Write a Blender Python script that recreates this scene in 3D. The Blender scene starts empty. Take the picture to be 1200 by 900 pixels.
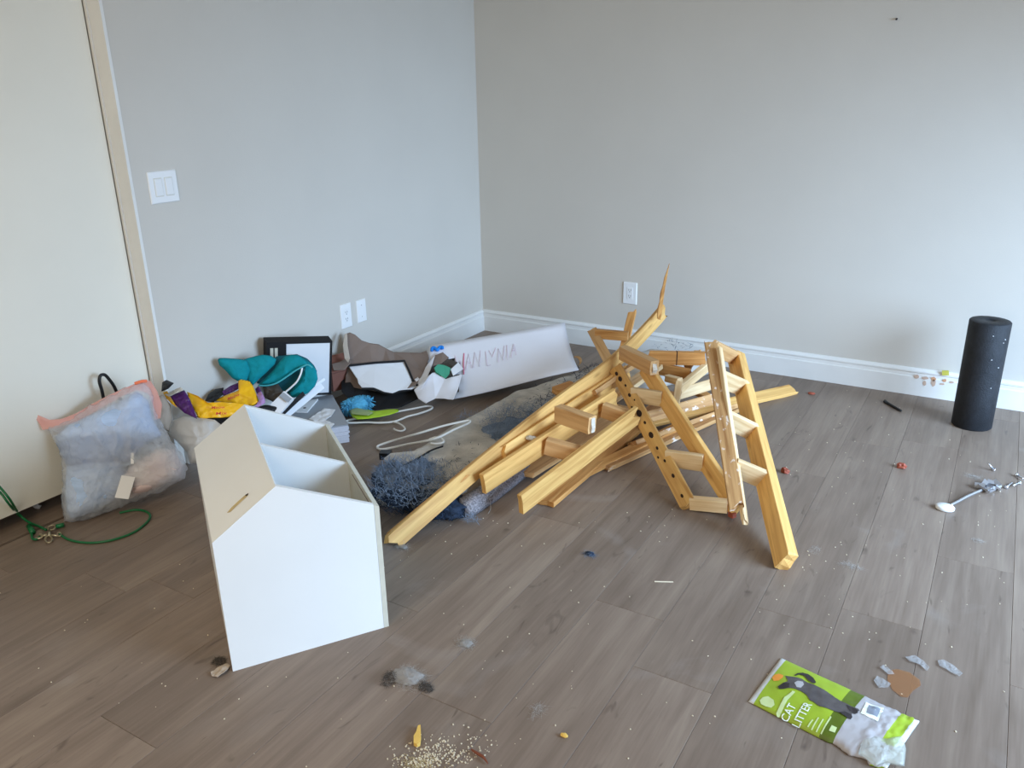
import bpy, bmesh, math, random
from mathutils import Vector as V, Matrix, noise
random.seed(7)
S = bpy.context.scene
COL = S.collection
PI = math.pi

# ------------------------------------------------------------------ camera, world, lights, exposure
CAM = V((2.75204555, -4.18882994, 1.42))
R_ = V((0.85818, 0.51350, 0)); F_ = V((-0.489, 0.8045, -0.337))
yaw, pitch, roll = -0.54638062, 0.34389949, -0.01865014
cy_, sy_ = math.cos(yaw), math.sin(yaw)
F_ = V((sy_ * math.cos(pitch), cy_ * math.cos(pitch), -math.sin(pitch)))
r0 = V((cy_, -sy_, 0)); u0 = r0.cross(F_)
R_ = r0 * math.cos(roll) + u0 * math.sin(roll)
U_ = u0 * math.cos(roll) - r0 * math.sin(roll)
FPX = 953.54
cam = bpy.data.cameras.new('camera'); cam.sensor_width = 36; cam.lens = FPX * 36 / 1200
cam.clip_start = 0.05
co = bpy.data.objects.new('camera', cam); COL.objects.link(co)
co.matrix_world = Matrix(((R_.x, U_.x, -F_.x, CAM.x), (R_.y, U_.y, -F_.y, CAM.y), (R_.z, U_.z, -F_.z, CAM.z), (0, 0, 0, 1)))
S.camera = co

wd = bpy.data.worlds.new('world'); S.world = wd; wd.use_nodes = True
bg = wd.node_tree.nodes['Background']; bg.inputs[0].default_value = (0.72, 0.8, 0.95, 1); bg.inputs[1].default_value = 0.5

def area(name, loc, target, sx, sy, power, col, spread=180):
    l = bpy.data.lights.new(name, 'AREA'); l.shape = 'RECTANGLE'; l.size = sx; l.size_y = sy
    l.energy = power; l.color = col; l.spread = math.radians(spread)
    o = bpy.data.objects.new(name, l); COL.objects.link(o); o.location = loc
    o.rotation_euler = (V(target) - V(loc)).to_track_quat('-Z', 'Y').to_euler()
    return o
# daylight through the glass door in the right wall, sky coming down at an angle
area('window_daylight', (5.32, -1.85, 1.10), (1.2, -0.6, -2.3), 2.2, 2.0, 195, (0.47, 0.69, 1.0), 112)
# added warm fill light under the ceiling behind the camera, no fixture
area('warm_fill', (1.5, -4.7, 2.42), (1.4, -4.2, 0.0), 0.9, 0.9, 23, (1.0, 0.87, 0.66), 180)
# second opening far behind the camera, neutral daylight
area('rear_daylight', (2.2, -6.35, 1.3), (1.9, -2.0, 0.9), 2.2, 1.8, 36, (1.0, 0.94, 0.84), 180)

S.view_settings.view_transform = 'Standard'
S.view_settings.look = 'None'
S.view_settings.exposure = 0.06
S.view_settings.gamma = 1.0

# ------------------------------------------------------------------ helpers
def ray(px, py):
    return F_ + R_ * ((px - 600) / FPX) - U_ * ((py - 450) / FPX)
def at(px, py, z=0.0):
    d = ray(px, py); return CAM + d * ((z - CAM.z) / d.z)
def dep(px, py, D):
    return CAM + ray(px, py) * D
def onp(px, py, P0, n):
    d = ray(px, py); return CAM + d * ((V(P0) - CAM).dot(n) / d.dot(n))
def onx(px, py, x=0.0):
    d = ray(px, py); return CAM + d * ((x - CAM.x) / d.x)
def ony(px, py, y=0.0):
    d = ray(px, py); return CAM + d * ((y - CAM.y) / d.y)

WPOS = {}
def thing(name, label, cat, loc, group=None):
    o = bpy.data.objects.new(name, None); COL.objects.link(o)
    o.empty_display_size = 0.05; o.location = loc
    o['label'] = label; o['category'] = cat
    if group: o['group'] = group
    WPOS[o.name] = V(loc); return o
def tag(o, label, cat, group=None):
    o['label'] = label; o['category'] = cat
    if group: o['group'] = group
    return o
def mk(name, verts, faces, mat, parent=None, smooth=False, uvs=None, mats=None, midx=None):
    verts = [V(v) for v in verts]
    lo = V((min(v.x for v in verts), min(v.y for v in verts), min(v.z for v in verts)))
    hi = V((max(v.x for v in verts), max(v.y for v in verts), max(v.z for v in verts)))
    c = (lo + hi) / 2; c.z = lo.z
    me = bpy.data.meshes.new(name)
    me.from_pydata([v - c for v in verts], [], faces)
    bm = bmesh.new(); bm.from_mesh(me); bmesh.ops.recalc_face_normals(bm, faces=bm.faces); bm.to_mesh(me); bm.free()
    for m in (mats or [mat]): me.materials.append(m)
    if midx:
        for p, i in zip(me.polygons, midx): p.material_index = i
    if uvs:
        ul = me.uv_layers.new(name='UVMap')
        for lp in me.loops: ul.data[lp.index].uv = uvs[lp.vertex_index]
    if smooth:
        for p in me.polygons: p.use_smooth = True
    o = bpy.data.objects.new(name, me); COL.objects.link(o)
    if parent is not None:
        o.parent = parent; o.location = c - WPOS[parent.name]
    else:
        o.location = c
    WPOS[o.name] = c
    return o
def join(*parts):
    vs, fs = [], []
    for v, f in parts:
        b = len(vs); vs += list(v); fs += [tuple(i + b for i in q) for q in f]
    return vs, fs
def box(x0, y0, z0, x1, y1, z1):
    vs = [V((x, y, z)) for x in (x0, x1) for y in (y0, y1) for z in (z0, z1)]
    return vs, [(0, 1, 3, 2), (4, 6, 7, 5), (0, 4, 5, 1), (2, 3, 7, 6), (0, 2, 6, 4), (1, 5, 7, 3)]
def obox(c, ax, ay, az):
    """box centred at c with half-axis vectors; small chamfer on the long edges"""
    c = V(c); ax, ay, az = V(ax), V(ay), V(az)
    vs = [c + ax * i + ay * j + az * k for i in (-1, 1) for j in (-1, 1) for k in (-1, 1)]
    return vs, [(0, 1, 3, 2), (4, 6, 7, 5), (0, 4, 5, 1), (2, 3, 7, 6), (0, 2, 6, 4), (1, 5, 7, 3)]
def prism(poly, off):
    """extrude polygon (3D points) by offset vector"""
    n = len(poly); off = V(off)
    vs = [V(p) for p in poly] + [V(p) + off for p in poly]
    fs = [tuple(range(n))[::-1], tuple(range(n, 2 * n))] + [(i, (i + 1) % n, n + (i + 1) % n, n + i) for i in range(n)]
    return vs, fs
def tube(pts, r, seg=8, closed=False, taper=None):
    pts = [V(p) for p in pts]; n = len(pts); vs, fs = [], []
    up = V((0, 0, 1)); prev = None
    for i, p in enumerate(pts):
        if closed: t = pts[(i + 1) % n] - pts[i - 1]
        else: t = pts[min(i + 1, n - 1)] - pts[max(i - 1, 0)]
        t.normalize()
        if prev is None:
            a = t.cross(up)
            if a.length < 1e-3: a = t.cross(V((1, 0, 0)))
        else: a = prev - t * prev.dot(t)
        a.normalize(); prev = a; b = t.cross(a)
        rr = r if taper is None else taper[i]
        vs += [p + a * rr * math.cos(2 * PI * k / seg) + b * rr * math.sin(2 * PI * k / seg) for k in range(seg)]
    m = n if closed else n - 1
    for i in range(m):
        for k in range(seg):
            j = (i + 1) % n
            fs.append((i * seg + k, i * seg + (k + 1) % seg, j * seg + (k + 1) % seg, j * seg + k))
    if not closed:
        fs.append(tuple(range(seg))[::-1]); fs.append(tuple((n - 1) * seg + k for k in range(seg)))
    return vs, fs
def smooth_path(pts, k=6, closed=False):
    pts = [V(p) for p in pts]; n = len(pts); out = []
    rng = range(n) if closed else range(n - 1)
    for i in rng:
        if closed: p0, p1, p2, p3 = pts[i - 1], pts[i], pts[(i + 1) % n], pts[(i + 2) % n]
        else: p0, p1, p2, p3 = pts[max(i - 1, 0)], pts[i], pts[i + 1], pts[min(i + 2, n - 1)]
        for j in range(k):
            t = j / k
            out.append(0.5 * ((2 * p1) + (p2 - p0) * t + (2 * p0 - 5 * p1 + 4 * p2 - p3) * t * t + (3 * p1 - p0 - 3 * p2 + p3) * t ** 3))
    if not closed: out.append(pts[-1])
    return out
def fbm(p, s, seed=0.0, oct=3):
    p = V(p) * s + V((seed * 13.7, seed * 7.1, seed * 3.3)); a, t = 1.0, 0.0
    for _ in range(oct):
        t += a * noise.noise(p); p = p * 2.03; a *= 0.5
    return t
def resample(outline, n):
    P = [V(p) for p in outline]; P.append(P[0])
    L = [0]
    for i in range(len(P) - 1): L.append(L[-1] + (P[i + 1] - P[i]).length)
    out = []; j = 0
    for k in range(n):
        s = L[-1] * k / n
        while L[j + 1] < s: j += 1
        t = (s - L[j]) / max(1e-9, L[j + 1] - L[j]); out.append(P[j].lerp(P[j + 1], t))
    return out
def pillow(outline, n, hf, hb, rings=14, segs=90, amp=0.0, ns=12, seed=1, p=2.2, jit=0.0, center=None, crease=0.0):
    """star-shaped outline puffed out to both sides"""
    n = V(n).normalized(); O = resample(outline, segs)
    c = V(center) if center else sum(O, V((0, 0, 0))) / len(O)
    if jit: O = [q + (q - c).normalized() * jit * fbm(q, 40, seed) for q in O]
    vs, fs = [c + n * (hf + amp * fbm(c, ns, seed))], []
    def h(r): return max(0.0, 1 - r ** p) ** 0.6
    for side, hh in ((1, hf), (-1, hb)):
        for k in range(1, rings + (1 if side == 1 else 0)):
            r = k / rings
            for q in O:
                x = c + (q - c) * r
                d = fbm(x + n * side * 0.3, ns, seed)
                cr = -abs(fbm(x + n * side * 0.2, ns * 0.6, seed + 5, 2)) * crease
                x = x + n * side * (hh * h(r) + (amp * d + cr) * min(1, h(r) * 2 + 0.15))
                vs.append(x)
    base_f = 1; nb = 1 + rings * segs
    vs.append(c - n * (hb + amp * fbm(c, ns, seed + 3))); cb = len(vs) - 1
    for k in range(segs): fs.append((0, 1 + k, 1 + (k + 1) % segs))
    for r in range(rings - 1):
        for k in range(segs):
            a = 1 + r * segs + k; b = 1 + r * segs + (k + 1) % segs
            fs.append((a, a + segs, b + segs, b))
    for k in range(segs): fs.append((cb, nb + (k + 1) % segs, nb + k))
    for r in range(rings - 2):
        for k in range(segs):
            a = nb + r * segs + k; b = nb + r * segs + (k + 1) % segs
            fs.append((a, b, b + segs, a + segs))
    last = nb + (rings - 2) * segs; edge = 1 + (rings - 1) * segs
    for k in range(segs): fs.append((last + k, last + (k + 1) % segs, edge + (k + 1) % segs, edge + k))
    return vs, fs
def sheet(outline, n, th, warp=None, cuts=4):
    """flat torn sheet with real thickness; warp(p)->offset vector"""
    n = V(n).normalized(); me = bmesh.new()
    vv = [me.verts.new(V(p)) for p in outline]; me.faces.new(vv)
    bmesh.ops.triangulate(me, faces=me.faces[:])
    for _ in range(cuts):
        L = sorted(e.calc_length() for e in me.edges); lim = L[-1] * 0.45
        bmesh.ops.subdivide_edges(me, edges=[e for e in me.edges if e.calc_length() > lim], cuts=1)
        bmesh.ops.triangulate(me, faces=me.faces[:])
    me.verts.index_update()
    top = [v.co.copy() for v in me.verts]
    if warp: top = [p + warp(p) for p in top]
    nv = len(top); fs = [tuple(v.index for v in f.verts) for f in me.faces]
    vs = top + [p - n * th for p in top]
    out = fs + [tuple(i + nv for i in f[::-1]) for f in fs]
    for e in me.edges:
        if len(e.link_faces) == 1:
            a, b = e.verts[0].index, e.verts[1].index; out.append((a, b, b + nv, a + nv))
    me.free(); return vs, out
def loft(rings, closed_ring=True, caps=(False, False)):
    n = len(rings[0]); vs, fs = [], []
    for r in rings: vs += [V(p) for p in r]
    for i in range(len(rings) - 1):
        for k in range(n if closed_ring else n - 1):
            fs.append((i * n + k, i * n + (k + 1) % n, (i + 1) * n + (k + 1) % n, (i + 1) * n + k))
    if caps[0]: fs.append(tuple(range(n))[::-1])
    if caps[1]: fs.append(tuple((len(rings) - 1) * n + k for k in range(n)))
    return vs, fs
def lump(c, sx, sy, sz, seed=1, amp=0.25, ns=1.6, seg=12, rg=7, flat=True):
    c = V(c); vs, fs = [], []
    vs.append(c + V((0, 0, sz)))
    for i in range(1, rg):
        th = PI * i / rg
        for k in range(seg):
            ph = 2 * PI * k / seg
            d = V((math.sin(th) * math.cos(ph), math.sin(th) * math.sin(ph), math.cos(th)))
            q = 1 + amp * fbm(d, ns, seed)
            vs.append(c + V((d.x * sx * q, d.y * sy * q, d.z * sz * q)))
    vs.append(c - V((0, 0, sz)))
    for k in range(seg): fs.append((0, 1 + k, 1 + (k + 1) % seg)); fs.append((len(vs) - 1, len(vs) - 1 - seg + (k + 1) % seg, len(vs) - 1 - seg + k))
    for i in range(rg - 2):
        for k in range(seg):
            a = 1 + i * seg + k; b = 1 + i * seg + (k + 1) % seg
            fs.append((a, a + seg, b + seg, b))
    zmin = min(v.z for v in vs)
    return vs, fs
def ribbons(strands, wd):
    vs, fs = [], []
    for pts in strands:
        b = len(vs)
        for i, p in enumerate(pts):
            t = (pts[min(i + 1, len(pts) - 1)] - pts[max(i - 1, 0)])
            s = t.cross(V((random.uniform(-.4, .4), random.uniform(-.4, .4), 1)))
            if s.length < 1e-6: s = V((1, 0, 0))
            s = s.normalized() * wd * (1 - 0.7 * i / (len(pts) - 1))
            vs += [p - s, p + s]
        for i in range(len(pts) - 1): fs.append((b + 2 * i, b + 2 * i + 1, b + 2 * i + 3, b + 2 * i + 2))
    return vs, fs
def text_mesh(body, size):
    cu = bpy.data.curves.new('lettering', 'FONT'); cu.body = body; cu.size = size; cu.resolution_u = 3; cu.offset = 0.008
    o = bpy.data.objects.new('lettering', cu); COL.objects.link(o)
    dg = bpy.context.evaluated_depsgraph_get(); dg.update()
    me = bpy.data.meshes.new_from_object(o.evaluated_get(dg))
    vs = [v.co.copy() for v in me.vertices]; fs = [tuple(p.vertices) for p in me.polygons]
    bpy.data.objects.remove(o); bpy.data.meshes.remove(me); bpy.data.curves.remove(cu)
    return vs, fs

# ------------------------------------------------------------------ materials
def srgb(r, g, b):
    f = lambda c: (c / 255 / 12.92) if c / 255 <= 0.04045 else ((c / 255 + 0.055) / 1.055) ** 2.4
    return (f(r), f(g), f(b), 1)
def mat(name, col, rough=0.6, var=0.0, scale=20, bump=0.0, bscale=60, metal=0.0, spec=0.4, col2=None, coord='Object', stretch=(1, 1, 1), trans=0.0):
    m = bpy.data.materials.new(name); m.use_nodes = True; nt = m.node_tree; N = nt.nodes; L = nt.links
    b = N['Principled BSDF']; b.inputs['Roughness'].default_value = rough; b.inputs['Metallic'].default_value = metal
    b.inputs['Specular IOR Level'].default_value = spec
    tc = N.new('ShaderNodeTexCoord'); mp = N.new('ShaderNodeMapping'); mp.inputs['Scale'].default_value = stretch
    L.new(tc.outputs[coord], mp.inputs['Vector'])
    if var > 0 or col2:
        nz = N.new('ShaderNodeTexNoise'); nz.inputs['Scale'].default_value = scale; nz.inputs['Detail'].default_value = 5
        cr = N.new('ShaderNodeValToRGB'); cr.color_ramp.elements[0].position = 0.3; cr.color_ramp.elements[1].position = 0.7
        c2 = col2 or tuple(min(1, c * (1 + var)) for c in col[:3]) + (1,)
        c1 = col if col2 else tuple(c * (1 - var) for c in col[:3]) + (1,)
        cr.color_ramp.elements[0].color = c1; cr.color_ramp.elements[1].color = c2
        L.new(mp.outputs[0], nz.inputs['Vector']); L.new(nz.outputs[0], cr.inputs[0]); L.new(cr.outputs[0], b.inputs['Base Color'])
    else: b.inputs['Base Color'].default_value = col
    if bump > 0:
        n2 = N.new('ShaderNodeTexNoise'); n2.inputs['Scale'].default_value = bscale; n2.inputs['Detail'].default_value = 4
        bp = N.new('ShaderNodeBump'); bp.inputs['Strength'].default_value = bump; bp.inputs['Distance'].default_value = 0.01
        L.new(mp.outputs[0], n2.inputs['Vector']); L.new(n2.outputs[0], bp.inputs['Height']); L.new(bp.outputs[0], b.inputs['Normal'])
    return m
def wood(name, dark, light, streak=0.5, blotch=None):
    """pine board; UV u runs along the grain in metres"""
    m = bpy.data.materials.new(name); m.use_nodes = True; nt = m.node_tree; N = nt.nodes; L = nt.links
    b = N['Principled BSDF']; b.inputs['Roughness'].default_value = 0.55; b.inputs['Specular IOR Level'].default_value = 0.3
    uv = N.new('ShaderNodeTexCoord'); oi = N.new('ShaderNodeObjectInfo')
    ad = N.new('ShaderNodeVectorMath'); ad.operation = 'ADD'
    ml = N.new('ShaderNodeVectorMath'); ml.operation = 'SCALE'; ml.inputs[0].default_value = (37, 11, 5)
    L.new(oi.outputs['Random'], ml.inputs['Scale']); L.new(uv.outputs['UV'], ad.inputs[0]); L.new(ml.outputs[0], ad.inputs[1])
    mp = N.new('ShaderNodeMapping'); mp.inputs['Scale'].default_value = (3.5, 55, 1); L.new(ad.outputs[0], mp.inputs[0])
    nz = N.new('ShaderNodeTexNoise'); nz.inputs['Scale'].default_value = 1.0; nz.inputs['Detail'].default_value = 6; nz.inputs['Distortion'].default_value = 0.6
    L.new(mp.outputs[0], nz.inputs['Vector'])
    cr = N.new('ShaderNodeValToRGB'); cr.color_ramp.elements[0].position = 0.32; cr.color_ramp.elements[1].position = 0.62
    cr.color_ramp.elements[0].color = dark; cr.color_ramp.elements[1].color = light
    L.new(nz.outputs[0], cr.inputs[0])
    # knots
    mp2 = N.new('ShaderNodeMapping'); mp2.inputs['Scale'].default_value = (4.5, 17, 1); L.new(ad.outputs[0], mp2.inputs[0])
    vo = N.new('ShaderNodeTexVoronoi'); vo.inputs['Scale'].default_value = 1.0; L.new(mp2.outputs[0], vo.inputs['Vector'])
    kr = N.new('ShaderNodeValToRGB'); kr.color_ramp.elements[0].position = 0.05; kr.color_ramp.elements[1].position = 0.16
    kr.color_ramp.elements[0].color = (0.42, 0.30, 0.2, 1); kr.color_ramp.elements[1].color = (1, 1, 1, 1)
    L.new(vo.outputs['Distance'], kr.inputs[0])
    mx = N.new('ShaderNodeMixRGB'); mx.blend_type = 'MULTIPLY'; mx.inputs[0].default_value = streak
    L.new(cr.outputs[0], mx.inputs[1]); L.new(kr.outputs[0], mx.inputs[2])
    # per-board tone
    mr = N.new('ShaderNodeMapRange'); mr.inputs['To Min'].default_value = 0.88; mr.inputs['To Max'].default_value = 1.1
    L.new(oi.outputs['Random'], mr.inputs[0])
    hs = N.new('ShaderNodeHueSaturation'); L.new(mr.outputs[0], hs.inputs['Value']); L.new(mx.outputs[0], hs.inputs['Color'])
    last = hs.outputs[0]
    if blotch:
        mp3 = N.new('ShaderNodeMapping'); mp3.inputs['Scale'].default_value = (26, 40, 1); L.new(ad.outputs[0], mp3.inputs[0])
        n3 = N.new('ShaderNodeTexNoise'); n3.inputs['Scale'].default_value = 1.0; n3.inputs['Detail'].default_value = 3; L.new(mp3.outputs[0], n3.inputs['Vector'])
        r3 = N.new('ShaderNodeValToRGB'); r3.color_ramp.elements[0].position = 0.6; r3.color_ramp.elements[1].position = 0.66
        L.new(n3.outputs[0], r3.inputs[0])
        m3 = N.new('ShaderNodeMixRGB'); m3.inputs[2].default_value = blotch; L.new(r3.outputs[0], m3.inputs[0]); L.new(last, m3.inputs[1]); last = m3.outputs[0]
    L.new(last, b.inputs['Base Color'])
    bp = N.new('ShaderNodeBump'); bp.inputs['Strength'].default_value = 0.25; bp.inputs['Distance'].default_value = 0.004
    L.new(nz.outputs[0], bp.inputs['Height']); L.new(bp.outputs[0], b.inputs['Normal'])
    return m
def floor_mat():
    m = bpy.data.materials.new('vinyl_plank'); m.use_nodes = True; nt = m.node_tree; N = nt.nodes; L = nt.links
    b = N['Principled BSDF']; b.inputs['Specular IOR Level'].default_value = 0.3
    tc = N.new('ShaderNodeTexCoord'); oi = N.new('ShaderNodeObjectInfo')
    ml = N.new('ShaderNodeVectorMath'); ml.operation = 'SCALE'; ml.inputs[0].default_value = (17, 41, 9)
    L.new(oi.outputs['Random'], ml.inputs['Scale'])
    ad = N.new('ShaderNodeVectorMath'); L.new(tc.outputs['Object'], ad.inputs[0]); L.new(ml.outputs[0], ad.inputs[1])
    def nz(sc, det, dist=0.0):
        mp = N.new('ShaderNodeMapping'); mp.inputs['Scale'].default_value = sc; L.new(ad.outputs[0], mp.inputs[0])
        n = N.new('ShaderNodeTexNoise'); n.inputs['Scale'].default_value = 1; n.inputs['Detail'].default_value = det; n.inputs['Distortion'].default_value = dist
        L.new(mp.outputs[0], n.inputs['Vector']); return n
    g1 = nz((26, 1.7, 1), 7, 0.8); g2 = nz((7, 2.0, 1), 3, 0.5); g3 = nz((160, 7, 1), 4)
    cr = N.new('ShaderNodeValToRGB'); e = cr.color_ramp.elements
    e[0].position = 0.28; e[0].color = srgb(108, 92, 78); e[1].position = 0.72; e[1].color = srgb(151, 134, 117)
    k = e.new(0.48); k.color = srgb(128, 111, 97)
    mix = N.new('ShaderNodeMixRGB'); mix.inputs[0].default_value = 0.5; L.new(g1.outputs[0], mix.inputs[1]); L.new(g2.outputs[0], mix.inputs[2])
    mix2 = N.new('ShaderNodeMixRGB'); mix2.inputs[0].default_value = 0.2; L.new(mix.outputs[0], mix2.inputs[1]); L.new(g3.outputs[0], mix2.inputs[2])
    L.new(mix2.outputs[0], cr.inputs[0])
    # short dark grain flecks
    fl = nz((22, 6, 1), 2, 1.5); fr = N.new('ShaderNodeValToRGB'); fr.color_ramp.elements[0].position = 0.66; fr.color_ramp.elements[1].position = 0.78
    L.new(fl.outputs[0], fr.inputs[0])
    m3 = N.new('ShaderNodeMixRGB'); m3.blend_type = 'MULTIPLY'; m3.inputs[2].default_value = (0.62, 0.6, 0.6, 1)
    L.new(fr.outputs[0], m3.inputs[0]); L.new(cr.outputs[0], m3.inputs[1])
    mr = N.new('ShaderNodeMapRange'); mr.inputs['To Min'].default_value = 0.92; mr.inputs['To Max'].default_value = 1.07; L.new(oi.outputs['Random'], mr.inputs[0])
    hs = N.new('ShaderNodeHueSaturation'); L.new(mr.outputs[0], hs.inputs['Value']); L.new(m3.outputs[0], hs.inputs['Color'])
    # pale dusty scuffs
    du = nz((3, 3, 1), 6, 1.2); dr = N.new('ShaderNodeValToRGB'); dr.color_ramp.elements[0].position = 0.62; dr.color_ramp.elements[1].position = 0.85
    dr.color_ramp.elements[1].color = (0.35, 0.35, 0.35, 1); L.new(du.outputs[0], dr.inputs[0])
    m4 = N.new('ShaderNodeMixRGB'); m4.inputs[2].default_value = srgb(168, 160, 152); L.new(dr.outputs[0], m4.inputs[0]); L.new(hs.outputs[0], m4.inputs[1])
    L.new(m4.outputs[0], b.inputs['Base Color'])
    rr = N.new('ShaderNodeMapRange'); rr.inputs['To Min'].default_value = 0.36; rr.inputs['To Max'].default_value = 0.55; L.new(g2.outputs[0], rr.inputs[0]); L.new(rr.outputs[0], b.inputs['Roughness'])
    bp = N.new('ShaderNodeBump'); bp.inputs['Strength'].default_value = 0.12; bp.inputs['Distance'].default_value = 0.003
    L.new(mix2.outputs[0], bp.inputs['Height']); L.new(bp.outputs[0], b.inputs['Normal'])
    return m
def film(name, col, alpha, rough=0.3, bump=0.3, bscale=25):
    """thin cloudy plastic film: part clear, part white"""
    m = bpy.data.materials.new(name); m.use_nodes = True; nt = m.node_tree; N = nt.nodes; L = nt.links
    b = N['Principled BSDF']; b.inputs['Base Color'].default_value = col; b.inputs['Roughness'].default_value = rough
    tr = N.new('ShaderNodeBsdfTransparent'); tl = N.new('ShaderNodeBsdfTranslucent'); tl.inputs[0].default_value = col
    m1 = N.new('ShaderNodeMixShader'); m1.inputs[0].default_value = 0.35; L.new(b.outputs[0], m1.inputs[1]); L.new(tl.outputs[0], m1.inputs[2])
    m2 = N.new('ShaderNodeMixShader'); m2.inputs[0].default_value = alpha; L.new(tr.outputs[0], m2.inputs[1]); L.new(m1.outputs[0], m2.inputs[2])
    L.new(m2.outputs[0], N['Material Output'].inputs[0])
    tc = N.new('ShaderNodeTexCoord'); n = N.new('ShaderNodeTexNoise'); n.inputs['Scale'].default_value = bscale; n.inputs['Detail'].default_value = 4; n.inputs['Distortion'].default_value = 1.0
    bp = N.new('ShaderNodeBump'); bp.inputs['Strength'].default_value = bump; bp.inputs['Distance'].default_value = 0.02
    L.new(tc.outputs['Object'], n.inputs['Vector']); L.new(n.outputs[0], bp.inputs['Height']); L.new(bp.outputs[0], b.inputs['Normal'])
    return m

M_wall = mat('wall_paint', srgb(203, 197, 186), 0.75, 0.015, 3, 0.06, 180)
M_ceil = mat('ceiling_paint', srgb(230, 226, 218), 0.9, 0.01, 4)
M_white = mat('white_trim_paint', srgb(226, 224, 218), 0.45, 0.03, 6, 0.05, 60)
M_door = mat('door_paint', srgb(226, 220, 204), 0.5, 0.02, 3, 0.04, 30)
M_dark = mat('dark_void', srgb(40, 38, 36), 0.9)
M_plate = mat('outlet_plastic', srgb(232, 232, 230), 0.35)
M_slot = mat('slot_dark', srgb(40, 40, 42), 0.6)
M_floor = floor_mat()
M_sub = mat('underlay', srgb(58, 50, 45), 0.95)
M_house = mat('white_melamine', srgb(232, 232, 228), 0.38, 0.015, 5, 0.02, 80)
M_houseedge = mat('cream_edge_band', srgb(205, 200, 182), 0.5, 0.05, 30)
W_yel = wood('pine_yellow', srgb(198, 146, 80), srgb(228, 181, 108))
W_pale = wood('pine_pale', srgb(212, 176, 126), srgb(236, 208, 162), 0.3)
W_org = wood('pine_orange', srgb(178, 118, 58), srgb(214, 158, 92))
W_tan = wood('pine_tan', srgb(188, 140, 88), srgb(214, 170, 116), 0.2)
W_glue = wood('pine_glued', srgb(160, 112, 66), srgb(202, 156, 102), 0.6, srgb(226, 206, 186))
M_hole = mat('burnt_hole', srgb(46, 28, 18), 0.9)
M_tear = mat('torn_white_fibre', srgb(206, 194, 176), 0.9, 0.08, 60, 0.5, 120)
M_canvas = mat('grey_canvas', srgb(192, 185, 174), 0.95, 0.22, 14, 0.5, 220, spec=0.1)
M_gravel = mat('speckled_grey_backing', srgb(96, 92, 96), 0.95, col2=srgb(176, 172, 176), scale=160, bump=0.5, bscale=200)
M_blue = mat('blue_fluff', srgb(112, 126, 144), 0.95, 0.35, 18, 0.6, 60, spec=0.1)
M_navy = mat('navy_fluff', srgb(52, 62, 78), 0.95, 0.4, 25, 0.6, 60, spec=0.1)
M_bluegrey = mat('bluegrey_fluff', srgb(126, 138, 154), 0.95, 0.3, 20, spec=0.1)
M_foam = mat('black_foam', srgb(28, 30, 34), 0.6, 0.3, 40, 0.35, 240, spec=0.4)
M_black = mat('black_plastic', srgb(18, 18, 20), 0.4)
M_blackcard = mat('black_card', srgb(22, 21, 22), 0.8)
M_paper = mat('white_paper', srgb(226, 226, 226), 0.7, 0.02, 8)
M_poster = mat('poster_board', srgb(228, 226, 228), 0.6, 0.02, 5)
M_pink = mat('faint_pink_crayon', srgb(220, 192, 204), 0.8)
M_red = mat('red_crayon', srgb(224, 118, 142), 0.8)
M_clipblue = mat('bright_blue', srgb(20, 130, 220), 0.5)
M_green = mat('green_plastic_scrap', srgb(66, 148, 116), 0.5)
M_kraft = mat('kraft_brown', srgb(128, 110, 98), 0.85, 0.06, 10, 0.1, 60)
M_kraftpale = mat('kraft_pale', srgb(176, 160, 142), 0.85, 0.06, 10)
M_brownbox = mat('reddish_box', srgb(126, 78, 62), 0.7, 0.08, 12)
M_grey = mat('grey_book_cover', srgb(150, 154, 158), 0.55, 0.03, 8)
M_pages = mat('page_edges', srgb(196, 198, 206), 0.8, 0.1, 90, stretch=(1, 1, 12))
M_teal = mat('teal_canvas', srgb(8, 132, 140), 0.8, 0.08, 60, 0.2, 300, spec=0.2)
M_tealedge = mat('teal_hem', srgb(70, 170, 176), 0.8)
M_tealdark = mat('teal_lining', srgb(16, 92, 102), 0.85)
M_yellow = mat('yellow_bag_film', srgb(236, 178, 22), 0.35, 0.05, 20, 0.15, 40)
M_purple = mat('purple_bag_film', srgb(74, 28, 96), 0.35, 0.1, 20, 0.15, 40)
M_lilac = mat('lilac_print', srgb(168, 130, 178), 0.5)
M_redtext = mat('red_print', srgb(206, 60, 52), 0.5)
M_blacksheet = mat('black_liner', srgb(16, 14, 16), 0.6)
M_mop = mat('blue_chenille', srgb(92, 172, 204), 0.9, 0.15, 60)
M_lime = mat('lime_plastic', srgb(166, 200, 40), 0.4)
M_limeclear = mat('lime_frosted', srgb(150, 166, 110), 0.4)
M_hanger = mat('white_hanger_plastic', srgb(226, 224, 216), 0.4)
M_cord = mat('green_cord', srgb(22, 104, 58), 0.35)
M_brass = mat('nickel_brass', srgb(202, 190, 160), 0.3, metal=0.9)
M_chrome = mat('silver_metal', srgb(205, 206, 210), 0.25, metal=0.85)
M_bagfilm = film('clear_bag_film', (0.93, 0.94, 0.95, 1), 0.42, 0.14, 0.9, 34)
M_bagfilm2 = film('milky_bag_film', (0.84, 0.82, 0.78, 1), 0.85, 0.4, 0.4, 16)
M_tie = film('pink_drawstring_film', (0.92, 0.50, 0.42, 1), 0.62, 0.35, 0.3, 30)
M_cloth_b = mat('blue_grey_clothes', srgb(178, 200, 230), 0.95, 0.22, 7, 0.3, 40, spec=0.1, stretch=(0.6, 0.6, 5))
M_cloth_d = mat('slate_clothes', srgb(138, 160, 194), 0.95, 0.25, 7, 0.3, 40, spec=0.1)
M_cloth_w = mat('white_pink_clothes', srgb(224, 214, 204), 0.9, col2=srgb(226, 196, 192), scale=9)
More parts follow.
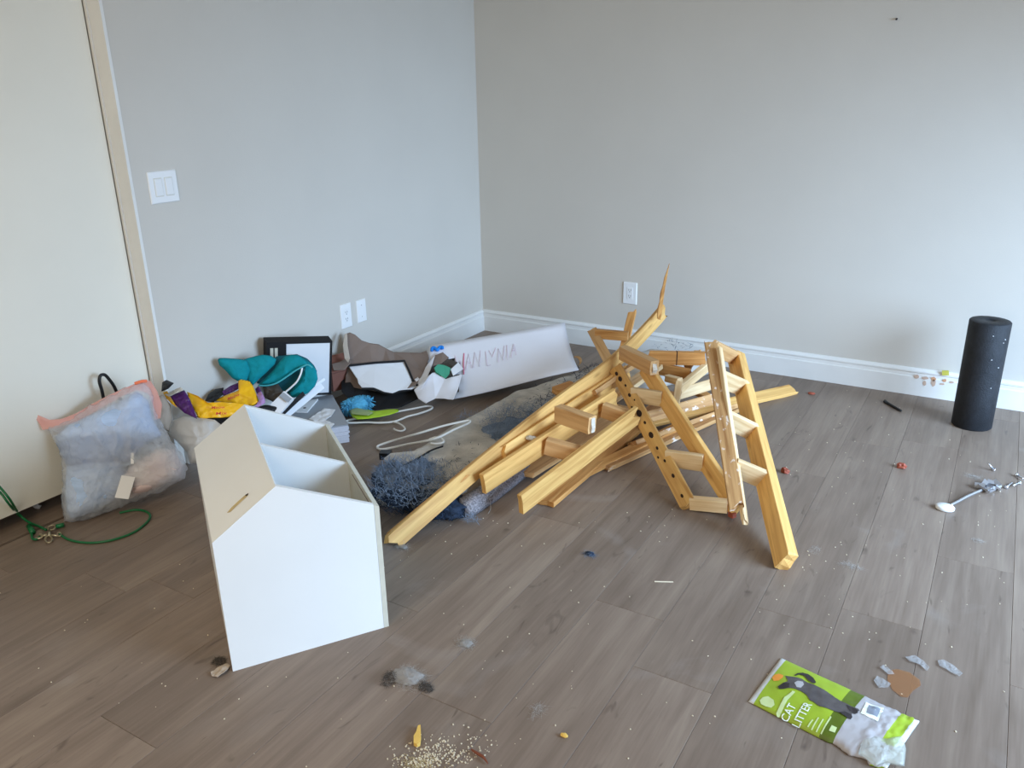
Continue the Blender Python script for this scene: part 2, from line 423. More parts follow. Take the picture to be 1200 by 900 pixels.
M_tagw = mat('paper_tag', srgb(236, 234, 230), 0.7)
M_lg = mat('lime_print', srgb(152, 174, 46), 0.42, 0.04, 15)
M_dg = mat('olive_print', srgb(88, 104, 26), 0.45, 0.06, 20)
M_silver = mat('silver_crimp', srgb(206, 206, 200), 0.35, 0.06, 90)
M_clear = mat('cloudy_plastic', srgb(172, 166, 164), 0.35, 0.06, 10, 0.12, 30)
M_catgrey = mat('cat_print_grey', srgb(84, 78, 76), 0.5, 0.2, 45)
M_catdark = mat('cat_print_dark', srgb(52, 46, 46), 0.5)
M_orange = mat('orange_print', srgb(232, 150, 60), 0.5)
M_pwhite = mat('white_print', srgb(232, 236, 220), 0.5)
M_pgreen = mat('pale_green_print', srgb(200, 214, 150), 0.5)
M_pblue = mat('blue_grey_print', srgb(134, 140, 150), 0.5)
M_redchip = mat('red_plastic_chip', srgb(150, 74, 52), 0.6, 0.1, 60)
M_dust = film('grey_dust', srgb(214, 208, 200), 0.55, 0.95, 0.8, 90)
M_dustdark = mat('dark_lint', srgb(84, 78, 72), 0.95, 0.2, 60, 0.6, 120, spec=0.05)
M_crumb = mat('pale_crumbs', srgb(218, 204, 176), 0.9)
M_grit = mat('tan_grit', srgb(176, 158, 118), 0.9, 0.15, 60)
M_chipy = mat('yellow_wood_chip', srgb(226, 184, 92), 0.8, 0.08, 60)
M_twig = mat('brown_twig', srgb(120, 66, 44), 0.7)
M_stain = film('orange_stain', srgb(190, 138, 94), 0.45, 0.6, 0.03, 30)
M_tape = film('clear_tape', (0.62, 0.6, 0.58, 1), 0.4, 0.3, 0.4, 60)
M_scuff = mat('brown_scuff', srgb(200, 178, 128), 0.7, 0.2, 40)
M_rust = mat('peeled_paint_tan', srgb(196, 168, 148), 0.8, 0.1, 60)
M_rusto = mat('peeled_paint_orange', srgb(206, 154, 116), 0.8, 0.1, 60)
M_yellowtag = mat('yellow_scrap', srgb(196, 188, 84), 0.6)

# ------------------------------------------------------------------ the room
HX, HY, HZ = 5.3, -6.4, 2.5
def struct(name, vf, m, parent=None, smooth=False):
    o = mk(name, vf[0], vf[1], m, parent, smooth); o['kind'] = 'structure'; return o
floor = struct('floor', join(box(0, HY, -0.03, HX, 0, -0.008), box(-0.7, -3.4, -0.03, 0, -2.2, -0.008)), M_sub)
PW = 0.2114
def plank_mesh(w, l):
    g, c, d = 0.0003, 0.0009, 0.008
    vs, fs = [], []
    for z, i in ((-d, g), (-c, g), (0, g + c)):
        vs += [V((-w / 2 + i, -l / 2 + i, z)), V((w / 2 - i, -l / 2 + i, z)), V((w / 2 - i, l / 2 - i, z)), V((-w / 2 + i, l / 2 - i, z))]
    for r in range(2):
        for k in range(4): fs.append((r * 4 + k, r * 4 + (k + 1) % 4, r * 4 + 4 + (k + 1) % 4, r * 4 + 4 + k))
    fs.append((8, 9, 10, 11))
    me = bpy.data.meshes.new('plank'); me.from_pydata(vs, [], fs); me.materials.append(M_floor); return me
PM = {}
def plank(x0, x1, y0, y1):
    key = (round(x1 - x0, 3), round(y1 - y0, 3))
    if key not in PM: PM[key] = plank_mesh(x1 - x0, y1 - y0)
    o = bpy.data.objects.new('plank', PM[key]); COL.objects.link(o); o.parent = floor
    o.location = V(((x0 + x1) / 2, (y0 + y1) / 2, 0)) - WPOS['floor']
joint = {-1: -0.75, 0: -1.558, 1: -0.62, 2: -2.114, 3: -1.15, 4: -2.31, 5: -2.89, 6: -1.95, 7: -2.62, 8: -3.345, 9: -2.2, 10: -2.9, 11: -1.6, 12: -2.45, 13: -3.1}
PL = 1.38
for k in range(-12, 17):
    x1 = 2.944 - PW * k; x0 = x1 - PW
    if x0 > HX: continue
    ya, yb = HY, 0.0
    if x1 <= 0.02: ya, yb = -3.4, -2.2
    elif x0 < 0: x0 = 0.0
    x1 = min(x1, HX)
    if x1 - x0 < 0.02: continue
    off = joint.get(k, -0.35 - (k * 0.53) % 1.3)
    j = off
    while j < yb: j += PL
    y1 = yb; y0 = j - PL
    while y1 > ya + 0.01:
        y0 = max(y0, ya)
        if y1 - y0 > 0.01: plank(x0, x1, y0, y1)
        y1 = y0; y0 -= PL
# planks of the recess beside the threshold
JY = -2.297
struct('wall_back', box(-0.12, 0, -0.03, HX + 0.12, 0.12, HZ), M_wall)
struct('wall_left', join(box(-0.12, JY, 0, 0, 0, HZ), box(-0.12, -3.17, 2.05, 0, JY, HZ), box(-0.12, HY, 0, 0, -3.17, HZ)), M_wall)
struct('wall_right', join(box(HX, -0.65, 0, HX + 0.12, 0, HZ), box(HX, -2.95, 2.15, HX + 0.12, -0.65, HZ), box(HX, HY, 0, HX + 0.12, -2.95, HZ)), M_wall)
struct('wall_front', join(box(-0.12, HY - 0.12, 0, 1.0, HY, HZ), box(3.4, HY - 0.12, 0, HX + 0.12, HY, HZ), box(1.0, HY - 0.12, 0, 3.4, HY, 0.35), box(1.0, HY - 0.12, 2.25, 3.4, HY, HZ)), M_wall)
struct('ceiling', box(-0.12, HY - 0.12, HZ, HX + 0.12, 0.12, HZ + 0.1), M_ceil)
w1 = struct('window_1', join(box(HX + 0.02, -2.95, 0, HX + 0.08, -2.89, 2.15), box(HX + 0.02, -0.71, 0, HX + 0.08, -0.65, 2.15), box(HX + 0.02, -2.89, 2.09, HX + 0.08, -0.71, 2.15), box(HX + 0.02, -2.89, 0.0, HX + 0.08, -0.71, 0.05), box(HX + 0.03, -1.72, 0.05, HX + 0.07, -1.66, 2.09)), M_white)
struct('window_2', join(box(1.0, HY - 0.09, 0.35, 1.05, HY - 0.03, 2.25), box(3.35, HY - 0.09, 0.35, 3.4, HY - 0.03, 2.25), box(1.05, HY - 0.09, 0.35, 3.35, HY - 0.03, 0.4), box(1.05, HY - 0.09, 2.2, 3.35, HY - 0.03, 2.25)), M_white)
# closet behind the door
struct('wall_closet', join(box(-0.72, -3.4, 0, -0.7, -2.2, HZ), box(-0.7, -2.22, 0, -0.12, -2.2, HZ), box(-0.7, -3.4, 0, -0.12, -3.38, HZ)), M_wall)
# door: painted slab hung in the opening, undercut
d = struct('door_1', box(-0.118, -3.155, 0.055, -0.08, -2.318, 2.03), M_door)
trim = struct('trim_1', join(box(-0.12, JY - 0.012, 0, 0.002, JY + 0.0, 2.05), box(-0.08, JY - 0.017, 0.0, -0.066, JY - 0.012, 2.05)), M_white)
# baseboards: moulded profile
PROF = [(0, 0), (0.017, 0), (0.017, 0.092), (0.0135, 0.097), (0.0125, 0.112), (0.0155, 0.116), (0.0155, 0.122), (0.010, 0.131), (0.004, 0.135), (0, 0.135)]
def base(name, a, b, inw):
    a, b, inw = V(a), V(b), V(inw)
    rings = [[p + inw * d_ + V((0, 0, z_)) for d_, z_ in PROF] for p in (a, b)]
    return struct(name, loft(rings, True, (True, True)), M_white)
base('baseboard_back', (0, 0, 0), (HX, 0, 0), (0, -1, 0))
base('baseboard_left', (0, -0.016, 0), (0, -2.27, 0), (1, 0, 0))

# plates on the walls
def plate(name, label, cat, c, nrm, right, w, h, kind, group=None):
    c, nrm, right = V(c), V(nrm), V(right); up = V((0, 0, 1))
    t = thing(name, label, cat, c, group)
    def quadbox(cx, cz, hw, hh, d0, d1, m, nm, taper=0.0015, lab=None):
        p = c + right * cx + up * cz; rings = []
        for dd, ins in ((d0, 0), (d1 - taper, 0), (d1, taper)):
            rings.append([p + nrm * dd + right * sx * (hw - ins) + up * sz * (hh - ins) for sx, sz in ((-1, -1), (1, -1), (1, 1), (-1, 1))])
        v, f = loft(rings, True, (True, True)); return mk(nm, v, f, m, t)
    quadbox(0, 0, w / 2, h / 2, 0, 0.006, M_plate, 'cover_plate', 0.003)
    if kind == 'switch':
        for s in (-1, 1):
            quadbox(s * 0.023, 0, 0.0175, 0.034, 0.006, 0.0068, M_houseedge, 'rocker_frame', 0.0003)
            quadbox(s * 0.023, 0, 0.0160, 0.032, 0.0068, 0.0095, M_plate, 'rocker', 0.002)
    elif kind == 'outlet':
        quadbox(0, 0, 0.017, 0.034, 0.006, 0.0075, M_plate, 'socket_face', 0.001)
        for z in (0.017, -0.017):
            for x in (-0.006, 0.006): quadbox(x, z + 0.003, 0.0012, 0.0045, 0.0075, 0.0078, M_slot, 'slot', 0.0001)
            quadbox(0, z - 0.0075, 0.0022, 0.0022, 0.0075, 0.0078, M_slot, 'slot', 0.0001)
    elif kind == 'blank':
        for z in (0.03, -0.03): quadbox(0, z, 0.0022, 0.0022, 0.006, 0.0068, M_chrome, 'screw', 0.0003)
    return t
sw = (onx(171, 202) + onx(210, 235)) / 2
plate('light_switch', 'white double rocker switch plate on the left wall beside the door', 'switch', sw, (1, 0, 0), (0, 1, 0), 0.125, 0.118, 'switch')
plate('wall_outlet', 'white duplex outlet low on the left wall, nearer the black-framed box', 'outlet', onx(405, 370), (1, 0, 0), (0, 1, 0), 0.078, 0.122, 'outlet')
plate('blank_wall_plate', 'blank white cover plate beside the left wall outlet, nearer the corner', 'cover plate', onx(423, 364), (1, 0, 0), (0, 1, 0), 0.07, 0.115, 'blank')
plate('wall_outlet', 'white duplex outlet on the back wall above the broken wood pile', 'outlet', ony(738.5, 343.5), (0, -1, 0), (1, 0, 0), 0.083, 0.125, 'outlet')
# nail stub high on the back wall
p = ony(1051, 22); v, f = tube([p, p + V((0, -0.012, -0.002)), p + V((0, -0.016, -0.003))], 0.004, 8)
tag(mk('nail', v, f, M_slot), 'small dark nail high on the back wall near the right', 'nail')
# peeled paint along the back baseboard beside the roller
ta = ony(1098, 447, -0.0165)
t = thing('peeled_paint_patch', 'peeled tan and orange paint flecks on baseboard left of the black roller', 'paint flecks', (ta.x, -0.018, ta.z))
for i, (px, py, w_, h_, m) in enumerate(((1074, 441.5, 7, 5, M_rust), (1084, 443, 8, 4, M_rust), (1083.5, 449, 4, 6, M_rust), (1094, 444, 6, 5, M_rusto), (1094, 449, 6, 8, M_rust), (1107, 446, 5, 4, M_rusto), (1115, 448, 7, 3, M_rust), (1104, 450, 6, 2.5, M_rust))):
    q = [ony(px + w_ * 0.5 * math.cos(a) * random.uniform(.75, 1.15), py + h_ * 0.5 * math.sin(a) * random.uniform(.75, 1.15), -0.0172) for a in [k * PI / 5 for k in range(10)]]
    v, f = prism(q, (0, -0.0012, 0)); mk('paint_fleck', v, f, m, t)
q = [ony(x, y, -0.017) for x, y in ((1104, 434), (1112, 434), (1112.3, 439.5), (1104.2, 439.6))]
v, f = prism(q, (0, -0.006, 0)); tag(mk('yellow_scrap', v, f, M_yellowtag), 'tiny yellow scrap stuck on baseboard moulding beside the black roller', 'scrap')

# ------------------------------------------------------------------ house shaped shelf unit
BL, BR = at(273, 787), at(455, 734)
e_ = (BR - BL).normalized(); nf = e_.cross(V((0, 0, 1))).normalized()
nf = (nf - e_ * 0.028).normalized()
def hp(u, dpt, z): return BL + e_ * u - nf * dpt + V((0, 0, z))
HW, HS, HRU, HR, HD, HT = 0.426, 0.386, 0.167, 0.503, 0.635, 0.014
hc = hp(HW / 2, HD / 2, 0)
h = thing('house_shelf', 'white house-shaped shelf unit with one open roof slope, on the floor in front', 'shelf', (hc.x, hc.y, 0))
PEN = [(HT, 0.004), (HW - HT, 0.004), (HW - HT, HS + 0.002), (HRU, HR), (HT, HS)]
def pent(d0, d1, nm, top=0.0):
    v, f = prism([hp(u, d0, z + (top if z > 0.1 else 0)) for u, z in PEN], -nf * (d1 - d0)); return mk(nm, v, f, M_house, h)
FP = [(0.0, 0.0), (HW - HT - 0.0006, 0.0), (HW - HT - 0.0006, HS + 0.004), (HRU, HR), (0.0, HS)]
v, f = prism([hp(u, 0, z) for u, z in FP], -nf * HT); mk('front_panel', v, f, M_house, h)
pent(0.303, 0.303 + HT, 'divider', -0.006)
pent(HD - HT, HD, 'back_panel')
v, f = prism([hp(0, HT, 0), hp(HT, HT, 0), hp(HT, HT, HS + 0.006), hp(0, HT, HS)], -nf * (HD - HT)); mk('side_panel', v, f, M_house, h)
v, f = prism([hp(HW - HT, 0, 0), hp(HW, 0, 0), hp(HW, 0, HS - 0.004), hp(HW - HT, 0, HS + 0.003)], -nf * HD); mk('side_panel', v, f, M_houseedge, h)
sl = V((HRU, HR - HS)).normalized() if False else None
v, f = prism([hp(0.0, HT, HS), hp(HRU, HT, HR), hp(HRU + 0.006, HT, HR - 0.012), hp(0.014, HT, HS - 0.006)], -nf * (HD - HT)); mk('roof_panel', v, f, M_house, h)
v, f = prism([hp(HT, HT, 0.01), hp(HW - HT, HT, 0.01), hp(HW - HT, HT, 0.024), hp(HT, HT, 0.024)], -nf * (HD - 2 * HT)); mk('bottom_panel', v, f, M_house, h)
# stained scrape on the closed roof slope
rn = (hp(HRU, 0, HR) - hp(0, 0, HS)).cross(-nf).normalized()
if rn.z < 0: rn = -rn
RP = hp(0, 0, HS) + rn * 0.0006
q = [onp(x, y, RP, rn) for x, y in ((266, 601), (271, 595), (279, 587.5), (287, 580.5), (291, 578), (290, 581), (283, 587.5), (275, 595), (270, 600))]
v, f = prism(q, rn * 0.0004); mk('scrape_stain', v, f, M_scuff, h)
q = [onp(x, y, RP + rn * 0.0006, rn) for x, y in ((287.5, 580), (291, 578), (290.5, 580), (288, 581.6))]
v, f = prism(q, rn * 0.0004); mk('scrape_gouge', v, f, M_hole, h)
# thin pencil-like groove on the inside of the far side panel
v, f = prism([hp(HW - HT - 0.0012, dd, z) for dd, z in ((0.05, 0.372), (0.25, 0.372), (0.25, 0.369), (0.06, 0.369), (0.06, 0.30), (0.05, 0.30))], e_ * 0.001); mk('groove', v, f, M_kraft, h)

# ------------------------------------------------------------------ long torn pad under the wood
PADT = 0.085
PADL = [(0.93, -2.17), (0.85, -2.05), (0.82, -1.6), (0.85, -1.07), (1.0, -0.62), (1.12, -0.22), (1.17, -0.07)]
PADR = [(1.19, -2.13), (1.235, -2.0), (1.215, -1.6), (1.2, -1.1), (1.3, -0.65), (1.5, -0.28), (1.56, -0.08)]
def padpt(s, t):
    """s along 0..1 near->far, t across"""
    def cv(P):
        x = s * (len(P) - 1); i = min(int(x), len(P) - 2); g = x - i
        return V((P[i][0] * (1 - g) + P[i + 1][0] * g, P[i][1] * (1 - g) + P[i + 1][1] * g, 0))
    return cv(PADL).lerp(cv(PADR), t)
def padh(s, t):
    e = min(1, min(s, 1 - s) * 12) ** 0.5 * min(1, min(t, 1 - t) * 9) ** 0.5
    b = padpt(s, t)
    return max(0.004, 0.02 + (PADT - 0.02) * e + 0.010 * fbm(b, 9, 4) * e)
t = thing('torn_pad', 'long torn grey canvas pad with shredded blue fluff, lying under the wood', 'pad', (1.05, -1.2, 0))
NS_, NT_ = 90, 22
vs, fs = [], []
for i in range(NS_ + 1):
    for j in range(NT_ + 1):
        b = padpt(i / NS_, j / NT_); vs.append(V((b.x, b.y, padh(i / NS_, j / NT_))))
for i in range(NS_):
    for j in range(NT_):
        a = i * (NT_ + 1) + j; fs.append((a, a + 1, a + NT_ + 2, a + NT_ + 1))
nb = len(vs); per = [i * (NT_ + 1) for i in range(NS_ + 1)] + [NS_ * (NT_ + 1) + j for j in range(1, NT_ + 1)] + [i * (NT_ + 1) + NT_ for i in range(NS_ - 1, -1, -1)] + [j for j in range(NT_ - 1, 0, -1)]
for k in per: vs.append(V((vs[k].x, vs[k].y, 0.001)))
for k in range(len(per)): fs.append((per[k], per[(k + 1) % len(per)], nb + (k + 1) % len(per), nb + k))
fs.append(tuple(nb + k for k in range(len(per))))
mk('pad_cover', vs, fs, M_canvas, t, True)
# speckled backing strip along the near right side
q0 = [at(x, y) for x, y in ((551, 609), (566, 600), (585, 587), (604, 572), (622, 557))]
rings = [[p + V((-0.006, 0.0, 0.002)), p + V((0.002, -0.002, 0.022)), p + V((-0.004, 0, 0.05)), p + V((-0.05, 0.01, 0.068)), p + V((-0.06, 0.01, 0.004))] for p in q0]
v, f = loft(rings, True, (True, True)); mk('backing_strip', v, f, M_gravel, t, True)
# fluffy rolled lump at the near end
def pad_lump(px, py, D0, sx, sy, sz, m, sd):
    b = at(px, py, D0); v, f = lump((b.x, b.y, b.z), sx, sy, sz, sd, 0.35, 2.0, 28, 16)
    v = [V((q.x, q.y, max(q.z, 0.003))) for q in v]; return mk('stuffing_lump', v, f, m, t, True)
pad_lump(474, 574, 0.03, 0.14, 0.10, 0.062, M_navy, 3)
pad_lump(515, 592, 0.025, 0.11, 0.07, 0.05, M_navy, 9)
pad_lump(480, 553, 0.06, 0.12, 0.12, 0.036, M_blue, 5)
pad_lump(604, 502, 0.08, 0.12, 0.13, 0.014, M_bluegrey, 12)
pad_lump(638, 490, 0.08, 0.08, 0.14, 0.012, M_bluegrey, 14)
def fluff(spots, m, wd=0.0010):
    st = []
    for px, py, z, rx, ry, n, ln, hz in spots:
        for _ in range(n):
            a = random.uniform(0, 2 * PI); r = math.sqrt(random.random())
            b = at(px + rx * r * math.cos(a), py + ry * r * math.sin(a), z); b.z = max(0.008, b.z + hz * (1 - r * r) * random.uniform(0.3, 1))
            d = V((random.gauss(0, 1), random.gauss(0, 1), random.uniform(-0.1, 0.6))).normalized()
            tw = V((random.gauss(0, 1), random.gauss(0, 1), random.gauss(0, .5))) * 0.5
            L_ = ln * random.uniform(0.5, 1.2); pts = [b]
            for s in range(3):
                d = (d + tw * 0.6).normalized(); q = pts[-1] + d * L_ / 3; q.z = max(0.004, q.z); q.y = min(q.y, -0.03); pts.append(q)
            st.append(pts)
    o = mk('fluff', *ribbons(st, wd), m, t); o['kind'] = 'stuff'
fluff([(474, 578, 0.05, 38, 26, 2200, 0.04, 0.03), (515, 592, 0.03, 30, 18, 1200, 0.035, 0.035)], M_navy)
fluff([(474, 556, 0.085, 36, 20, 1300, 0.04, 0.02), (512, 560, 0.085, 34, 20, 500, 0.04, 0.012), (607, 500, 0.092, 42, 22, 900, 0.04, 0.008), (645, 484, 0.092, 26, 18, 600, 0.04, 0.008)], M_blue)
fluff([(480, 565, 0.09, 46, 28, 800, 0.045, 0.025), (610, 496, 0.092, 50, 26, 600, 0.045, 0.010), (552, 492, 0.03, 22, 8, 160, 0.04, 0.01), (552, 608, 0.02, 8, 6, 100, 0.025, 0.01)], M_bluegrey)
fluff([(660, 456, 0.092, 34, 14, 70, 0.03, 0.002), (640, 470, 0.092, 24, 8, 70, 0.03, 0.002), (690, 438, 0.092, 20, 9, 100, 0.035, 0.002), (545, 535, 0.088, 44, 18, 40, 0.02, 0.002), (790, 405, 0.1, 24, 6, 40, 0.035, 0.002), (700, 432, 0.09, 14, 6, 60, 0.03, 0.004)], M_navy, 0.0016)
# black strap and loose flap at the pad's left edge
s_ = smooth_path([at(447, 546, 0.06), at(455, 551, 0.075), at(470, 547, 0.095), at(490, 537, 0.1), at(505, 528, 0.1), at(519, 523, 0.1)], 5)
v, f = tube(s_, 0.004, 6); mk('strap', v, f, M_blackcard, t, True)
q = [at(x, y, z) for x, y, z in ((450, 537, 0.085), (458, 531, 0.088), (500, 527, 0.1), (512, 524, 0.1), (480, 541, 0.098), (460, 551, 0.09), (452, 552, 0.085))]
v, f = sheet(q, V((0, 0, 1)), 0.004); mk('canvas_flap', v, f, M_canvas, t)
v, f = obox(at(452, 533, 0.06), V((0.02, 0.01, 0)), V((-0.008, 0.016, 0)), V((0, 0, 0.014))); mk('strap_buckle', v, f, M_black, t)

# ------------------------------------------------------------------ broken wood
def board(name, pts, up, w, th, m, parent=None, jag=(0, 0), seed=0, twist=0.0):
    """plank following pts (world); up = direction of the wide face's height"""
    rnd = random.Random(seed + len(pts) * 31)
    P = [V(p) for p in pts]
    if len(P) == 2:
        n = max(2, int((P[1] - P[0]).length / 0.12)); P = [P[0].lerp(P[1], i / n) for i in range(n + 1)]
    else: P = smooth_path(P, 5)
    c = 0.0022; hw, ht = w / 2, th / 2
    prof = [(-hw, -ht + c), (-hw + c, -ht), (-hw * .33, -ht), (hw * .33, -ht), (hw - c, -ht), (hw, -ht + c), (hw, ht - c), (hw - c, ht), (hw * .33, ht), (-hw * .33, ht), (-hw + c, ht), (-hw, ht - c)]
    np_ = len(prof); vs, fs, uv = [], [], []
    per = [0.0]
    for k in range(np_): per.append(per[-1] + (V(prof[k]) - V(prof[(k + 1) % np_])).length)
    L = 0.0; up = V(up)
    for i, p in enumerate(P):
        tg = (P[min(i + 1, len(P) - 1)] - P[max(i - 1, 0)]).normalized()
        a = (up - tg * up.dot(tg)).normalized(); b = tg.cross(a)
        if twist:
            r = Matrix.Rotation(twist * i / (len(P) - 1), 3, tg); a, b = r @ a, r @ b
        if i: L += (p - P[i - 1]).length
        j = jag[0] if i == 0 else jag[1] if i == len(P) - 1 else 0
        offs = {}
        for k, (y, z) in enumerate(prof):
            o = 0
            if j:
                key = round(y, 3)
                if key not in offs: offs[key] = rnd.uniform(-1, 1) * j
                o = offs[key] + rnd.uniform(-.3, .3) * j
            vs.append(p + a * y + b * z + tg * o); uv.append((L + o, per[k]))
    for i in range(len(P) - 1):
        for k in range(np_): fs.append((i * np_ + k, i * np_ + (k + 1) % np_, (i + 1) * np_ + (k + 1) % np_, (i + 1) * np_ + k))
    for base_, s in ((0, -1), ((len(P) - 1) * np_, 1)):
        # end grain: strips between the two wide faces
        g = [base_ + k for k in range(np_)]
        fs += [(g[0], g[1], g[10], g[11]), (g[1], g[2], g[9], g[10]), (g[2], g[3], g[8], g[9]), (g[3], g[4], g[7], g[8]), (g[4], g[5], g[6], g[7])]
    return mk(name, vs, fs, m, parent, False, uv)
def bd(name, e0, e1, up, w, th, m, parent=None, jag=(0, 0), seed=0, mid=None):
    pts = [at(*e0)] + ([at(*q) for q in mid] if mid else []) + [at(*e1)]
    return board(name, pts, up, w, th, m, parent, jag, seed)
def facing(P0, P1, k):
    """width direction of a rail whose wide face looks at the room's open side, turned by k towards its left"""
    P0, P1 = V(P0), V(P1); ax = (P1 - P0).normalized(); m = (P0 + P1) / 2
    n0 = CAM - m; n0 = (n0 - ax * n0.dot(ax)).normalized(); s = ax.cross(n0)
    if s.dot(R_) > 0: s = -s
    n = (n0 + s * k).normalized(); return n.cross(ax)
def pix(p):
    d = V(p) - CAM; z = d.dot(F_); return 600 + FPX * d.dot(R_) / z, 450 - FPX * d.dot(U_) / z
def along(P0, P1, py):
    a, b = 0.0, 1.0
    for _ in range(30):
        m = (a + b) / 2
        if pix(P0.lerp(P1, m))[1] < py: a = m
        else: b = m
    return P0.lerp(P1, a)
def blotch(name, c, nrm, r, m, parent, sq=0.6, seed=0):
    nrm = V(nrm).normalized(); a = nrm.cross(V((0.3, 0.2, 1))).normalized(); b = nrm.cross(a); rn_ = random.Random(seed)
    q = [V(c) + a * r * math.cos(k * PI / 4) * rn_.uniform(.7, 1.2) + b * r * sq * math.sin(k * PI / 4) * rn_.uniform(.7, 1.2) for k in range(8)]
    v, f = prism(q, nrm * 0.0012); return mk(name, v, f, m, parent)
Z = V((0, 0, 1))
B = 0.068; T = 0.021

# 1 long bowed rail with two rungs left on it
r1 = thing('broken_bed_rail', 'longest bowed yellow pine rail, rising from floor at left to spike at top', 'wood rail', at(470, 625, 0))
pts = [at(461, 634, 0.022), at(508, 593, 0.085), at(545, 561, 0.125), at(616, 503, 0.185), at(664, 466, 0.225), at(699, 441, 0.26), at(733, 412, 0.30), at(762, 382, 0.355), at(777, 365, 0.40)]
board('rail', pts, V((-0.25, 0.1, 1)), 0.064, 0.021, W_yel, r1, (0.03, 0.02), 3)
pts = [at(460, 626, 0.04), at(500, 592, 0.09), at(545, 556, 0.14)]
board('split_strip', pts, V((-0.6, 0.2, 0.6)), 0.03, 0.016, W_org, r1, (0.02, 0.03), 5)
r1r = V((0.9, -0.28, -0.05)).normalized()
c0 = at(654, 484, 0.262); c1 = at(694, 498, 0.262)
board('rung', [c0, c1], Z, 0.066, 0.042, W_tan, r1, (0, 0.003), 4)
tg = (c1 - c0).normalized(); board('torn_end', [c1 - tg * 0.001, c1 + tg * 0.004], Z, 0.056, 0.02, M_tear, r1, (0, 0.004), 8)
c0 = at(730, 413, 0.335); c1 = at(767, 431, 0.335)
board('rung', [c0, c1], Z, 0.062, 0.042, W_tan, r1, (0, 0.003), 6)
tg = (c1 - c0).normalized(); board('torn_end', [c1 - tg * 0.001, c1 + tg * 0.004], Z, 0.052, 0.02, M_tear, r1, (0, 0.005), 9)
sp0, sp1 = at(772, 374, 0.40), at(784.5, 309, 0.575)
dv = (sp1 - sp0); sx = dv.cross(F_).normalized()
rings = []
for i, wq in enumerate((0.010, 0.013, 0.011, 0.0105, 0.008, 0.007, 0.004, 0.0008)):
    s = i / 7; p = sp0 + dv * s + sx * (0.006 * math.sin(s * 3)); rings.append([p - sx * wq * 0.9 + F_ * 0.006, p + sx * wq * (0.8 + 0.3 * (i % 2)) + F_ * 0.004, p + sx * wq * 0.7 - F_ * 0.006, p - sx * wq * 0.8 - F_ * 0.005])
v, f = loft(rings, True, (True, True)); mk('splinter', v, f, W_org, r1, False, [(q.z, q.x) for q in v])
M_knot = mat('brown_knot', srgb(150, 100, 58), 0.7, 0.15, 60)
blotch('knot', at(513, 590, 0.083), (0.85, -0.5, 0.3), 0.02, M_knot, r1, 0.9, 2)
for q in ((607, 508, 0.175),): blotch('staple_hole', at(*q), (0.85, -0.45, 0.2), 0.008, M_hole, r1)

# 2 ladder of two rails and two rungs pointing to the viewer's left
r2 = thing('broken_slat_frame', 'pale two-rail ladder frame whose square ends point at the shelf unit', 'wood frame', at(585, 575, 0))
bd('rail', (566, 567, 0.105), (720, 466, 0.21), Z, 0.08, T, W_yel, r2, (0.003, 0.01), 11)
bd('rail', (610, 591, 0.075), (744, 488, 0.19), Z, 0.078, T, W_yel, r2, (0.003, 0.02), 12)
bd('rung', (640, 522, 0.15), (683, 534, 0.125), Z, 0.062, 0.04, W_tan, r2, (0, 0), 13)
bd('rung', (707, 480, 0.195), (741, 492, 0.175), Z, 0.06, 0.036, W_tan, r2, (0, 0), 14)
# 3 flat board between rail 1 and the frame
t3 = tag(bd('loose_board', (592, 531, 0.15), (735, 436, 0.235), facing(at(592, 531, 0.15), at(735, 436, 0.235), -0.25), 0.058, 0.024, W_yel, None, (0.018, 0.01), 21), 'flat yellow board with torn white staples between bowed rail and ladder frame', 'wood board')
p_ = at(622, 513, 0.176); v, f = lump(p_, 0.026, 0.016, 0.008, 4, 0.4); mk('torn_fibre', v, f, M_tear, t3)
# boards lying low
tag(bd('loose_board', (612, 553, 0.030), (735, 478, 0.055), V((0.8, 0.55, 0)), 0.11, 0.02, W_tan, None, (0.015, 0.01), 22), 'short tan board flat on floor between the two pale rails', 'wood board')
tag(bd('loose_board', (637, 589, 0.012), (790, 462, 0.03), V((0.8, 0.55, 0)), 0.085, 0.02, W_org, None, (0.006, 0.01), 23), 'orange board flat on the floor under the nearest pale rail', 'wood board')
lb = tag(bd('loose_board', (708, 547, 0.012), (862, 478, 0.016), V((0.5, 0.85, 0)), 0.062, 0.02, W_glue, None, (0.012, 0.008), 24), 'nearest glue-spotted board on the floor behind the perforated rail', 'wood board')
tag(bd('loose_board', (688, 553, 0.014), (800, 497, 0.033), V((0.5, 0.85, 0)), 0.045, 0.018, W_org, None, (0.03, 0.02), 25), 'narrow dark orange board with a splintered left tip, low in the pile', 'wood board')
tag(bd('loose_board', (742, 520, 0.04), (862, 476, 0.045), V((0.5, 0.85, 0.1)), 0.066, 0.02, W_glue, None, (0.01, 0.01), 26), 'pale glue-marked board crossing behind the perforated frame', 'wood board')
tag(bd('loose_board', (748, 497, 0.05), (927, 457, 0.014), V((0.35, 0.9, 0)), 0.066, 0.02, W_yel, None, (0.01, 0.014), 27), 'long yellow board whose broken end sticks out at the right of pile', 'wood board')
tag(bd('loose_board', (755, 490, 0.085), (842, 466, 0.085), V((0.4, 0.9, 0.1)), 0.05, 0.02, W_glue, None, (0.01, 0.01), 28), 'pale stained board with dark knot lying mid pile behind right-hand rails', 'wood board')
tag(bd('loose_board', (690, 487, 0.15), (768, 430, 0.21), V((0.8, 0.5, 0.2)), 0.075, 0.02, W_pale, None, (0.01, 0.01), 29), 'pale board seen behind the top of the perforated rail', 'wood board')
